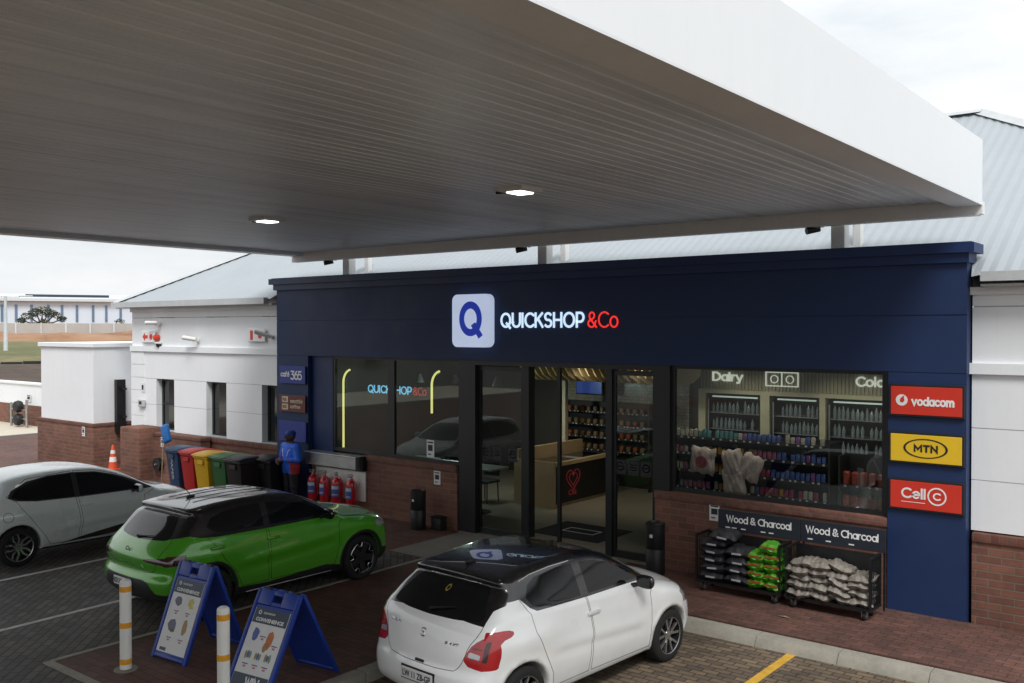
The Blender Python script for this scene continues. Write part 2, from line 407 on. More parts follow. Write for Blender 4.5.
M['greypave']=bricks('grey_pavers',(.135,.122,.106),(.078,.071,.064),(.028,.026,.024),.22,.11,'floor',mort=.010,bmp=.8,stain=.35,rot=45,rough=.8)
M['redpave']=bricks('red_pavers',(.150,.068,.050),(.10,.048,.038),(.06,.036,.030),.22,.11,'floor',mort=.007,bmp=.6,stain=.35,rough=.8)
M['yelpave']=bricks('buff_pavers',(.20,.145,.090),(.105,.078,.058),(.055,.045,.035),.20,.10,'floor',mort=.010,bmp=.8,stain=.35,rough=.85)
M['drive']=paint('driveway_concrete',(.52,.47,.38),.9,var=.12,scale=.4,bmp=.2)
M['asphalt']=paint('asphalt',(.075,.072,.07),.9,var=.25,scale=2,bmp=.4,bscale=80)
M['whiteline']=paint('worn_white_paint',(.50,.49,.47),.8,var=.3,scale=7)
M['yellowline']=paint('worn_yellow_paint',(.62,.36,.045),.7,var=.25,scale=9)
def slab(name,x0,x1,y0,y1,z0,z1,m):
    return tag(MB().box(x0,x1,y0,y1,z0,z1).build(name,m),kind='structure')
slab('parking_bays',-21,-7.76,-20,11.1,-.2,G,M['greypave'])
slab('walkway',-33.0,7,11.1,13.02,-.2,G,M['redpave'])
slab('side_paving',-33.0,-21,-20,11.1,-.2,G,M['redpave'])
slab('rear_paving',-34.0,-23.2,13.02,26,-.2,G,M['redpave'])
slab('driveway',-42,-34.6,-20,26,-.2,G,M['drive'])
slab('drive_edge',-34.6,-34.0,-20,26,-.2,G-.01,M['asphalt'])
slab('drive_edge',-34.0,-33.0,-20,13.0,-.2,G,M['redpave'])
slab('island_paving',-10.62,-7.77,5.05,11.1,G,G+.004,M['redpave'])
slab('ramp',-11.5,-7.9,11.15,13.0,G,G+.008,M['conc'])
slab('right_bays',-7.58,9,-20,10.78,-.2,-.07,M['yelpave'])
# kerbs
k=MB(); x=-7.76
while x<7:
    k.add([(x+.004,10.74,-.2),(x+.996,10.74,-.2),(x+.996,10.76,-.03),(x+.004,10.76,-.03),(x+.004,10.82,G+.008),(x+.996,10.82,G+.008),(x+.996,11.0,G+.014),(x+.004,11.0,G+.014),(x+.004,11.0,-.2),(x+.996,11.0,-.2)],[(0,1,2,3),(3,2,5,4),(4,5,6,7),(7,6,9,8),(0,3,4,7,8),(1,9,6,5,2)]); x+=1.0
k.build('kerb',M['kerb'],smooth=True); tag(bpy.data.objects['kerb'],kind='structure')
k=MB(); y=-12
while y<10.7:
    k.rbox(-7.76,-7.58,y+.006,min(y+.994,10.81),-.2,G+.012,.015,2); y+=1.0
tag(k.build('kerb',M['kerb'],smooth=True),kind='structure')
k=MB()
k.box(-10.66,-7.76,4.95,5.05,G,G+.012); k.box(-10.68,-10.62,5.05,11.1,G,G+.012)
tag(k.build('edging',M['kerb']),kind='structure')
def line(x0,y0,x1,y1,w,m,z):
    d=Vector((x1-x0,y1-y0,0)).normalized(); n=Vector((-d.y,d.x,0))*w/2
    vs=[(x0-n.x,y0-n.y,z),(x0+n.x,y0+n.y,z),(x1+n.x,y1+n.y,z),(x1-n.x,y1-n.y,z)]
    tag(MB().add(vs,[(0,1,2,3)]).build('bay_line',m),kind='structure')
line(-12.17,3.5,-12.45,10.9,.09,M['whiteline'],G+.004)
line(-14.55,3.5,-14.86,10.9,.09,M['whiteline'],G+.004)
line(-17.2,3.5,-17.5,10.9,.09,M['whiteline'],G+.004)
line(-4.3,5.0,-4.3,10.78,.11,M['yellowline'],-.066)
line(-1.75,5.0,-1.75,10.78,.11,M['yellowline'],-.066)

# ================================================================== STATION BUILDING
B=thing('shop_building','long white station building with navy shop front, brick plinth and grey hipped metal roof','building',(-10,13,G))
def P(mb,name,m,parent=None,**k):
    if name in ('brick_plinth','brick_sill','wing_plinth','plinth_coping','gutter','side_wall','door_frame','fridge_surround'):
        for q in mb.pieces(): o=q.build(name,m,parent or B,**k)
        return o
    return mb.build(name,m,parent or B,**k)
# navy facade
f=MB()
f.box(-16.94,-2.9,13.012,13.30,3.23,4.66)                      # backing behind grooves
f.box(-16.94,-2.9,13.0,13.012,3.232,3.972); f.box(-16.94,-2.9,13.0,13.012,3.988,4.648)
f.box(-16.938,-15.885,13.012,13.38,-.1,3.23); f.box(-3.868,-2.902,13.012,13.38,-.1,3.23)
f.box(-16.94,-15.88,13.0,13.0119,-.1,3.222); f.box(-3.87,-2.9,13.0,13.0119,-.1,3.222)
P(f,'navy_facade',M['navy'])
f=MB(); f.box(-17.0,-2.87,12.95,13.36,4.65,4.775); f.box(-17.1,-2.80,12.90,13.42,4.775,4.9); f.box(-17.05,-2.84,12.94,13.37,4.9,4.915)
P(f,'parapet_cap',M['navycap'])
f=MB(); f.box(-15.88,-15.20,13.10,13.2,1.2,3.23); P(f,'reveal_panel',M['navycap'])
# brick plinths of the shop front
f=MB(); f.box(-15.8,-11.66,13.035,13.3,-.1,1.13); f.box(-7.45,-3.872,13.035,13.3,-.1,1.13)
P(f,'brick_plinth',M['brick'])
f=MB(); f.rbox(-14.15,-11.655,13.0,13.32,1.13,1.255,.02,2); f.rbox(-7.455,-3.873,13.0,13.32,1.13,1.255,.02,2)
P(f,'brick_sill',M['rowlock'],smooth=True)
# wings
def wing(x0,x1,wins,quoin=None):
    y=13.2
    w=MB(); g=MB()
    # horizontal bands separated by real grooves
    bands=[(1.2,1.845),(1.855,2.515),(2.525,3.22)]
    holes=[(a,b) for a,b in wins]
    def band(z0,z1,cut):
        xs=x0
        for a,b in (holes if cut else []):
            w.box(xs,a,y,y+.25,z0,z1); xs=b
        w.box(xs,x1,y,y+.25,z0,z1)
    band(1.2,1.848,True); band(1.858,2.518,True); band(2.528,3.22,False)
    w.box(x0,x1,y+.006,y+.25,3.36,4.08); w.box(x0,x1,y+.006,y+.25,4.095,4.3)
    w.box(x0-.03,x1,y-.05,y+.24,3.22,3.36)
    w.box(x0-.03,x1,y-.04,y+.2,4.24,4.34)
    xs=x0+.01
    for a,b in holes+[(x1-.01,x1)]:
        g.box(xs,a-.004,y+.012,y+.24,1.21,4.3); xs=b+.004
    if quoin:
        for i in range(6):
            z=1.2+i*.335; w.box(x0-.012,x0+.62,y-.022,y,z+.008,z+.328)
    P(w,'wing_wall',M['white']); P(g,'joint_backing',M['whitegroove'])
wing(-23.3,-17.0,[(-22.14,-21.32),(-19.93,-19.11),(-17.75,-17.012)],True)
wing(-2.88,1.9,[])
f=MB(); f.box(-23.34,-17.02,13.15,13.5,-.1,1.08); f.box(-2.86,1.95,13.16,13.5,-.1,1.06)
P(f,'wing_plinth',M['brick'])
f=MB(); f.rbox(-23.36,-17.02,13.12,13.4,1.08,1.2,.02,2); f.rbox(-2.86,1.97,13.13,13.4,1.06,1.18,.02,2)
P(f,'plinth_coping',M['rowlock'],smooth=True)
for a in (-22.14,-19.93,-17.75):
    b=a+.82 if a<-18 else -17.02
    fr=MB(); y=13.36
    fr.box(a,a+.07,y,y+.05,1.2,2.52); fr.box(b-.05,b,y,y+.05,1.2,2.52); fr.box(a+.07,b-.05,y,y+.05,2.46,2.52); fr.box(a+.07,b-.05,y,y+.05,1.2,1.26)
    if a<-21: fr.box(a+.07,b-.05,y,y+.05,1.86,1.90)
    o=P(fr,'window',M['frame'])
    pn=MB(); pn.box(a+.07,b-.05,y+.02,y+.03,1.26,2.46); P(pn,'pane',M['darkglass'],o)
    s=MB(); s.rbox(a,b,13.17,13.36,1.2,1.225,.006,1); P(s,'sill',M['whitegroove'],o)
f=MB(); f.box(-23.3,-23.05,13.46,25,0,4.3); f.box(1.65,1.9,13.46,25,0,4.3); f.box(-23.05,1.65,24.8,25,0,4.3)
P(f,'side_wall',M['white'])
# gutters
f=MB(); f.box(-23.75,-17.22,12.86,12.98,4.36,4.50); f.box(-2.72,2.35,12.86,12.98,4.40,4.52)
f.box(-23.72,-17.1,12.98,13.16,4.34,4.37); f.box(-2.74,2.3,12.98,13.16,4.34,4.37)
P(f,'gutter',M['gutter'])
# roof
RX0,RX1,RY0,RZ0,RYR,RZR=-23.75,2.05,12.95,4.47,19.0,7.8
sl=(RZR-RZ0)/(RYR-RY0)
def roofmat():
    m=paint('roof_sheeting',(.35,.385,.41),.5,metal=.1,var=.06,scale=.8,streak=.2,dirt=(.36,.38,.38)); return m
M['roof']=roofmat()
r=MB(); step=.085; x=RX0; i=0; vs=[];fs=[]
prev=None
L=RYR-RY0
while x<=RX1+1e-6:
    d=min(L,x-RX0,RX1-x); off=(.011 if (i//1)%2 else -.006)
    s0=min(d,.45) if -17.05<x<-2.9 else 0
    vs+= [(x,RY0+s0,RZ0+sl*s0+off),(x,RY0+d,RZ0+sl*d+off),(x,2*RYR-RY0,RZ0+off),(x,2*RYR-RY0-d,RZ0+sl*d+off)]
    n=len(vs)
    if n>4: fs+=[(n-8,n-4,n-3,n-7),(n-6,n-5,n-1,n-2)]
    x+=step;i+=1
r.add(vs,fs)
y=RY0;i=0;vs=[];fs=[]
while y<=2*RYR-RY0+1e-6:
    d=min(L,y-RY0,2*RYR-RY0-y); off=(.011 if i%2 else -.006)
    vs+=[(RX0,y,RZ0+off),(RX0+d,y,RZ0+sl*d+off),(RX1,y,RZ0+off),(RX1-d,y,RZ0+sl*d+off)]
    n=len(vs)
    if n>4: fs+=[(n-8,n-4,n-3,n-7),(n-6,n-5,n-1,n-2)]
    y+=step;i+=1
r.add(vs,fs)
roof=P(r,'roof',M['roof'])
r=MB()
def cap(a,b):
    a=Vector(a);b=Vector(b); a.z+=.03;b.z+=.03
    d=(b-a).normalized(); u=d.cross(Vector((0,0,1))).normalized(); n=u.cross(d)
    vs=[a-u*.17-n*.05,a+n*.035,a+u*.17-n*.05,b-u*.17-n*.05,b+n*.035,b+u*.17-n*.05]
    r.add(vs,[(0,1,4,3),(1,2,5,4)])
cap((RX0,RY0,RZ0),(RX0+L,RYR,RZR)); cap((RX0+L,RYR,RZR),(RX1-L,RYR,RZR)); cap((RX1-L,RYR,RZR),(RX1,RY0,RZ0)); cap((RX1-L,RYR,RZR),(RX1,2*RYR-RY0,RZ0)); cap((RX0+L,RYR,RZR),(RX0,2*RYR-RY0,RZ0))
P(r,'ridge_cap',M['gutter'],roof)
# shop windows
def win(x0,x1,z0,z1,mulls,name='shop_window'):
    fr=MB(); y=13.11; y2=13.18
    fr.box(x0,x0+.06,y,y2,z0,z1); fr.box(x1-.06,x1,y,y2,z0,z1)
    xs=x0+.06; panes=[]
    for a,b in mulls: fr.box(a,b,y,y2,z0+.06,z1-.05); panes.append((xs,a)); xs=b
    panes.append((xs,x1-.06))
    fr.box(x0+.06,x1-.06,y,y2,z0,z0+.06); fr.box(x0+.06,x1-.06,y,y2,z1-.05,z1)
    o=P(fr,name,M['frame'])
    for a,b in panes:
        g=MB(); g.add([(a,y+.03,z0+.06),(b,y+.03,z0+.06),(b,y+.03,z1-.05),(a,y+.03,z1-.05)],[(0,1,2,3)]); P(g,'pane',M['glass'],o)
    return o
win(-15.2,-11.62,1.256,3.228,[(-13.56,-13.38)])
win(-7.20,-3.92,1.256,3.228,[])
f=MB(); f.box(-7.50,-7.20,13.05,13.24,0,3.228); f.box(-11.62,-11.22,13.05,13.24,0,3.228); f.box(-3.92,-3.872,13.05,13.24,1.256,3.228)
f.box(-10.16,-10.02,13.10,13.28,0,3.14); f.box(-8.42,-8.30,13.10,13.28,0,3.14); f.box(-11.22,-7.5,13.05,13.26,3.14,3.228)
f.box(-9.56,-9.50,13.32,13.38,0,3.14)
f.box(-15.2,-13.9,13.2,13.3,1.1,1.25)
P(f,'door_frame',M['frame'])
M['sticker']=paint('black_sticker',(.02,.02,.022),.6)
def door(x0,x1,y,stick):
    fr=MB(); w=.055
    fr.box(x0,x0+w,y,y+.045,.05,3.12); fr.box(x1-w,x1,y,y+.045,.05,3.12); fr.box(x0+w,x1-w,y,y+.045,3.04,3.12); fr.box(x0+w,x1-w,y,y+.045,.05,.16)
    o=P(fr,'sliding_door',M['frame'])
    g=MB(); g.add([(x0+w,y+.02,.16),(x1-w,y+.02,.16),(x1-w,y+.02,3.04),(x0+w,y+.02,3.04)],[(0,1,2,3)]); P(g,'pane',M['glass'],o)
    s=MB(); t=MB()
    for i,cx in enumerate(stick):
        s.box(cx-.10,cx+.10,y+.012,y+.016,1.42,1.66)
        if i!=1:
            ring(t,cx,1.55,.055,.07,y+.008,y+.0115); t.box(cx-.045,cx+.045,y+.008,y+.0115,1.545,1.558); 
        else:
            for q in range(3): t.box(cx-.06,cx+.06,y+.008,y+.0115,1.50+q*.04,1.512+q*.04)
    for q in s.pieces(): q.build('door_sticker',M['sticker'],o); P(t,'sticker_symbol',M['paper'],o)
door(-11.22,-10.16,13.14,(-11.05,-10.78,-10.42))
door(-8.30,-7.50,13.14,(-8.16,-7.92,-7.68))

# interior shell of the shop
M['tilefloor']=paint('shop_floor_tile',(.30,.27,.22),.35,var=.1,scale=1.5)
M['darkwall']=paint('shop_dark_wall',(.07,.065,.06),.7)
M['ceil']=paint('shop_ceiling',(.06,.06,.06),.8)
f=MB(); f.box(-16.6,-2.95,13.31,19.6,0,.05); f.box(-11.6,-7.5,12.99,13.31,0,.045); P(f,'shop_floor',M['tilefloor'])
f=MB(); f.box(-16.6,-2.95,19.5,19.6,.05,3.35); f.box(-16.7,-16.6,13.38,19.6,.05,3.35); f.box(-2.98,-2.9,13.46,19.6,.05,3.35); P(f,'interior_wall',M['darkwall'])
f=MB(); f.box(-16.6,-2.98,13.31,19.5,3.35,3.42); P(f,'shop_ceiling',M['ceil'])
# slatted bulkhead above the fridges
M['slat']=paint('bulkhead_slats',(.40,.39,.30),.7)
M['cream']=paint('cream_frame',(.50,.49,.37),.6)
f=MB(); f.box(-9.45,-3.0,18.5,18.6,2.45,3.3)
x=-9.43
while x<-3.05: f.box(x,x+.035,18.47,18.5,2.52,3.3); x+=.075
P(f,'slatted_bulkhead',M['slat'])
f=MB()
for a,b in ((-9.45,-9.29),(-8.04,-7.84),(-6.80,-6.68),(-3.3,-3.1)): f.box(a,b,18.40,18.6,.05,2.43)
f.box(-9.45,-3.0,18.40,18.6,2.43,2.515); P(f,'fridge_surround',M['cream'])
M['tile']=bricks('white_wall_tile',(.42,.40,.32),(.36,.34,.27),(.2,.19,.15),.15,.075,mort=.006,bmp=.2,stain=.1,rough=.3)
f=MB(); f.box(-13.9,-10.2,19.40,19.49,.05,3.3); P(f,'tiled_wall',M['tile'])
f=MB(); f.box(-12.95,-12.83,18.2,18.32,.05,3.3); P(f,'interior_column',M['cream'])

# stainless hatch box and blanking under the left window
st=thing('steel_counter','stainless steel hatch counter box mounted under the left shop window','steel counter',(-14.95,12.95,1.05))
f=MB(); f.rbox(-15.72,-14.18,12.80,13.03,.96,1.20,.008,1); f.build('counter_box',M['steel'],st)
f=MB(); f.rbox(-15.76,-14.14,12.77,13.09,1.20,1.225,.004,1); f.build('counter_top',M['steel'],st)
f=MB(); f.box(-14.14,-14.08,12.9,13.03,.93,1.22); f.build('end_bracket',M['blackm'],st)

# ================================================================== CANOPY
C=thing('forecourt_canopy','big flat forecourt canopy with white fascia and slatted grey soffit','canopy',(-9.7,13.3,5.2))
CX0,CX1,CY0,CY1=-16.75,-2.79,-10.0,13.28
def soffitmat():
    m,nt,out=newmat('soffit_sheeting'); nd=N(nt); p=nd('BsdfPrincipled'); nd.l(p.outputs[0],out.inputs[0])
    pos=nd('NewGeometry').outputs['Position']; mp=nd('Mapping'); mp.inputs['Scale'].default_value=(9,.07,1); nd.l(pos,mp.inputs[0])
    f=noise(nd,mp.outputs[0],1,3,.6); g=noise(nd,pos,.5,4,.6)
    c=ramp(nd,math_(nd,'ADD',math_(nd,'MULTIPLY',f,.65),math_(nd,'MULTIPLY',g,.35)),[(.30,(.50,.545,.60)),(.5,(.74,.80,.87)),(.7,(.86,.92,.97))])
    nd.l(c,p.inputs['Base Color']); nd.l(mapr(nd,f,.3,.7,.40,.46),p.inputs['Roughness'])
    return m
M['soffit']=soffitmat(); M['soffitedge']=paint('soffit_edge_metal',(.80,.82,.85),.45,var=.05,scale=2)
f=MB(); x=CX0+.33; pitch=.15; vs=[];fs=[]
prof=[(0,0),(.120,0),(.126,.014),(.145,.014)]
while x<CX1-.34:
    for dx,dz in prof:
        vs+=[(x+dx,CY0+.3,5.475+dz),(x+dx,CY1-.02,5.475+dz)]
    x+=pitch
fs=[(2*i,2*i+1,2*i+3,2*i+2) for i in range(len(vs)//2-1)]
f.add(vs,fs); f.build('soffit',M['soffit'],C)
f=MB()
f.box(CX1-.33,CX1,CY0,CY1,5.40,5.42); f.box(CX0,CX0+.33,CY0,CY1,5.40,5.42); f.box(CX0+.33,CX1-.33,CY0,CY0+.33,5.40,5.42)
f.box(CX1-.35,CX1-.33,CY0+.33,CY1,5.40,5.5); f.box(CX0+.33,CX0+.35,CY0+.33,CY1,5.40,5.5)
f.build('soffit_edge',M['soffitedge'],C)
f=MB(); f.box(CX1-.03,CX1,CY0,CY1,5.42,6.24); f.box(CX0,CX0+.03,CY0,CY1,5.42,6.24); f.box(CX0+.03,CX1-.03,CY0,CY0+.03,5.42,6.24); f.box(CX0+.03,CX1-.03,CY1-.03,CY1,5.6,6.2)
f.build('fascia',M['canopywhite'],C)
f=MB(); f.box(CX0+.03,CX1-.03,CY0+.03,CY1-.03,5.9,5.95); f.build('canopy_roof',M['gutter'],C)
f=MB(); f.box(CX0-.02,CX1-.04,CY1,CY1+.14,5.275,5.45); f.box(CX0-.02,CX1-.04,CY1+.02,CY1+.12,5.45,5.6); f.box(CX1-.04,CX1+.002,CY1,CY1+.14,5.29,5.45)
f.build('rear_beam',M['offwhite'],C)
for x in (-15.2,-10.0,-4.72):
    f=MB(); f.rbox(x-.10,x+.10,13.46,13.66,4.3,5.62,.01,1); f.build('post',M['offwhite'],C)
    f=MB(); f.rbox(x+.05,x+.17,13.95,14.07,4.6,5.62,.01,1); f.box(x-.05,x+.14,13.66,13.95,5.45,5.6); f.build('brace_post',M['offwhite'],C)
M['lampglow']=emit('lamp_lens',(1,.99,.96),5)
def lum(x,y,label):
    t=thing('canopy_light',label,'ceiling light',(x,y,5.47),'lit canopy downlights')
    f=MB(); f.rbox(x-.19,x+.19,y-.21,y+.21,5.43,5.482,.02,2); f.build('light_housing',M['whitep'],t,smooth=True)
    f=MB(); f.rbox(x-.11,x+.11,y-.13,y+.13,5.415,5.432,.008,1); f.build('diffuser',M['lampglow'],t)
    f=MB(); f.box(x-.36,x-.22,y-.02,y+.02,5.44,5.47); f.build('bracket',M['blackp'],t)
lum(-6.9,8.85,'lit square downlight in the soffit nearer the right fascia')
lum(-11.75,8.85,'lit square downlight in the soffit nearer the left edge')
# ================================================================== WORLD, SUN, CAMERA
w=bpy.data.worlds.new('World'); SC.world=w; w.use_nodes=True; nt=w.node_tree; nt.nodes.clear(); nd=N(nt)
out=nt.nodes.new('ShaderNodeOutputWorld')
sky=nd('TexSky'); sky.sky_type='NISHITA'; sky.sun_disc=False; sky.sun_elevation=rad(52); sky.sun_rotation=rad(134); sky.dust_density=2
b1=nd('Background'); nd.l(sky.outputs[0],b1.inputs[0]); b1.inputs[1].default_value=.10
tc=nd('TexCoord').outputs['Generated']
mp=nd('Mapping'); mp.inputs['Scale'].default_value=(1,1,3.2); nd.l(tc,mp.inputs[0])
f1=noise(nd,mp.outputs[0],2.2,6,.62)
col=ramp(nd,f1,[(.30,(.72,.78,.82)),(.48,(.84,.875,.90)),(.64,(.95,.965,.975))])
sp=nd('SeparateXYZ'); nd.l(tc,sp.inputs[0])
up=mapr(nd,sp.outputs[2],0,.4,.93,1.15)
cm=nd('VectorMath',operation='SCALE'); nd.l(col,cm.inputs[0]); nd.l(up,cm.inputs['Scale'])
b2=nd('Background'); nd.l(cm.outputs[0],b2.inputs[0]); b2.inputs[1].default_value=1.05
mx=nd('MixShader'); nd.l(mapr(nd,f1,.25,.5,.94,1),mx.inputs[0]); nd.l(b1.outputs[0],mx.inputs[1]); nd.l(b2.outputs[0],mx.inputs[2]); nd.l(mx.outputs[0],out.inputs[0])
sun=bpy.data.lights.new('sun','SUN'); sun.energy=2.7; sun.angle=rad(22); sun.color=(1,.985,.96)
so=bpy.data.objects.new('sun',sun); COL.objects.link(so)
az=rad(134); el=rad(52); d=Vector((math.sin(az)*math.cos(el),math.cos(az)*math.cos(el),math.sin(el)))
so.rotation_euler=d.to_track_quat('Z','Y').to_euler()
cam=bpy.data.cameras.new('camera'); cam.sensor_width=36; cam.lens=33.0; cam.clip_end=6000; cam.clip_start=.1
co=bpy.data.objects.new('camera',cam); COL.objects.link(co); co.location=(0,0,3.8); co.rotation_euler=(rad(90-.762),0,rad(38.43))
SC.camera=co
SC.view_settings.view_transform='Standard'; SC.view_settings.look='None'; SC.view_settings.exposure=0
SC.cycles.max_bounces=8; SC.cycles.transparent_max_bounces=16; SC.cycles.sample_clamp_indirect=4; SC.cycles.caustics_reflective=False; SC.cycles.caustics_refractive=False
# ================================================================== IMPLICIT SURFACES (surface nets)
def surface_nets(F,org,h):
    S=F<0
    nx,ny,nz=F.shape
    c=[S[i:nx-1+i,j:ny-1+j,k:nz-1+k] for i in(0,1) for j in(0,1) for k in(0,1)]
    n=sum(a.astype(np.int8) for a in c); act=(n>0)&(n<8)
    idx=-np.ones(act.shape,int); cells=np.argwhere(act); idx[act]=np.arange(len(cells))
    acc=np.zeros((len(cells),3)); cnt=np.zeros(len(cells))
    for ax in range(3):
        o=[a for a in range(3) if a!=ax]
        for u in(0,1):
            for v in(0,1):
                a=cells.copy(); a[:,o[0]]+=u; a[:,o[1]]+=v; b=a.copy(); b[:,ax]+=1
                fa=F[a[:,0],a[:,1],a[:,2]]; fb=F[b[:,0],b[:,1],b[:,2]]
                m=(fa<0)!=(fb<0); t=np.where(m,fa/np.where(m,fa-fb,1),0)
                p=a.astype(float); p[:,ax]+=t
                acc[m]+=p[m]; cnt[m]+=1
    V=acc/cnt[:,None]*h+np.array(org)
    Q=[]
    for ax in range(3):
        o=[a for a in range(3) if a!=ax]
        sl0=[slice(None)]*3; sl1=[slice(None)]*3; sl0[ax]=slice(0,-1); sl1[ax]=slice(1,None)
        E=S[tuple(sl0)]!=S[tuple(sl1)]; e=np.argwhere(E)
        e=e[(e[:,o[0]]>0)&(e[:,o[1]]>0)&(e[:,o[0]]<F.shape[o[0]]-1)&(e[:,o[1]]<F.shape[o[1]]-1)]
        def ci(du,dv):
            q=e.copy(); q[:,o[0]]-=du; q[:,o[1]]-=dv; return idx[q[:,0],q[:,1],q[:,2]]
        q=np.stack([ci(1,1),ci(0,1),ci(0,0),ci(1,0)],1)
        inside=S[e[:,0],e[:,1],e[:,2]]
        flip=~inside if ax!=1 else inside
        q[flip]=q[flip][:,::-1]
        Q.append(q)
    return V,np.concatenate(Q)
def grad(f,V,e=.003):
    g=np.stack([f(V+np.array(d)*e)-f(V-np.array(d)*e) for d in((1,0,0),(0,1,0),(0,0,1))],1)/(2*e); return g
def project(f,V,it=3,lim=.02):
    for _ in range(it):
        g=grad(f,V); d=f(V)/np.maximum((g*g).sum(1),.05); s=g*d[:,None]
        l=np.linalg.norm(s,axis=1); s*= (np.minimum(l,lim)/np.maximum(l,1e-9))[:,None]; V=V-s
    return V
def smax(a,b,k):
    h=np.maximum(k-np.abs(a-b),0)/k; return np.maximum(a,b)+h*h*k*.25
def smin(a,b,k): return -smax(-a,-b,k)
def sdpoly(px,pz,poly):
    P=np.asarray(poly,float); n=len(P); d2=np.full(px.shape,1e9); ins=np.zeros(px.shape,bool)
    for i in range(n):
        ax,az=P[i]; bx,bz=P[(i+1)%n]; ex,ez=bx-ax,bz-az
        wx,wz=px-ax,pz-az; t=np.clip((wx*ex+wz*ez)/(ex*ex+ez*ez+1e-12),0,1)
        d2=np.minimum(d2,(wx-ex*t)**2+(wz-ez*t)**2)
        c=((az>pz)!=(bz>pz)); 
        with np.errstate(divide='ignore',invalid='ignore'):
            xi=ax+(pz-az)*ex/(ez if ez!=0 else 1e-12)
        ins^=c&(px<xi)
    d=np.sqrt(d2); return np.where(ins,-d,d)
def chaikin(P,n=2,closed=True):
    P=[((-.4,p[1]) if p[0]==0 and closed=='half' else tuple(p)) for p in P]
    for _ in range(n):
        q=[];k=len(P)
        for i in range(k):
            a=P[i];b=P[(i+1)%k]; q+=[(a[0]*.75+b[0]*.25,a[1]*.75+b[1]*.25),(a[0]*.25+b[0]*.75,a[1]*.25+b[1]*.75)]
        P=q
    return P
def catmull(P,n=6):
    P=[np.array(p,float) for p in P]; k=len(P); out=[]
    for i in range(k):
        a,b,c,d=P[i-1],P[i],P[(i+1)%k],P[(i+2)%k]
        for j in range(n):
            t=j/n; out.append(tuple(.5*((2*b)+(c-a)*t+(2*a-5*b+4*c-d)*t*t+(3*b-a-3*c+d)*t**3)))
    return out
def npmesh(name,V,Q,mat,parent,Nn=None,attrs=None,smooth=True):
    used=np.unique(Q); mp_=-np.ones(len(V),int); mp_[used]=np.arange(len(used)); v=V[used]; q=mp_[Q]
    me=bpy.data.meshes.new(name); me.vertices.add(len(v)); me.vertices.foreach_set('co',v.astype(np.float32).ravel())
    me.loops.add(q.size); me.loops.foreach_set('vertex_index',q.astype(np.int32).ravel())
    me.polygons.add(len(q)); me.polygons.foreach_set('loop_start',np.arange(0,q.size,q.shape[1],dtype=np.int32)); 
    me.update(calc_edges=True)
    me.polygons.foreach_set('use_smooth',[smooth]*len(q))
    for k_,a in (attrs or {}).items():
        at=me.attributes.new(k_,'FLOAT','POINT'); at.data.foreach_set('value',a[used].astype(np.float32))
    if Nn is not None and smooth: me.normals_split_custom_set_from_vertices([tuple(x) for x in Nn[used].astype(float)])
    me.materials.append(mat)
    o=bpy.data.objects.new(name,me); COL.objects.link(o)
    if parent is not None: o.parent=parent
    return o

# ================================================================== CARS
M['cglass']=paint('car_glass',(.006,.007,.008),.03,var=.2,scale=3,world=False,spec=.45)
M['cblack']=carpaint('gloss_black_paint',(.006,.006,.007),.25,seam=False)
M['ctrim']=paint('black_trim',(.014,.014,.015),.55,var=.2,scale=15,world=False,bmp=.1)
M['chrome']=paint('chrome',(.65,.66,.67),.12,metal=1,var=.05,world=False)
M['alloy']=paint('alloy',(.50,.51,.52),.28,metal=.9,var=.1,world=False)
M['alloydark']=paint('dark_alloy',(.05,.05,.055),.35,metal=.6,var=.15,world=False)
M['redlens']=paint('red_lens',(.40,.008,.012),.12,var=.2,scale=9,world=False,coat=1)
M['darklens']=paint('smoked_lens',(.045,.008,.012),.12,var=.3,scale=9,world=False,coat=1)
M['clearlens']=paint('clear_lens',(.45,.47,.5),.1,metal=.4,var=.2,scale=12,world=False,coat=1)
M['plate']=paint('number_plate',(.62,.62,.60),.5,world=False)
M['platetxt']=paint('plate_text',(.02,.03,.06),.5,world=False)
M['plateblue']=paint('plate_text_blue',(.03,.06,.25),.5,world=False)
M['well']=paint('wheel_arch_liner',(.008,.008,.008),.95,world=False)

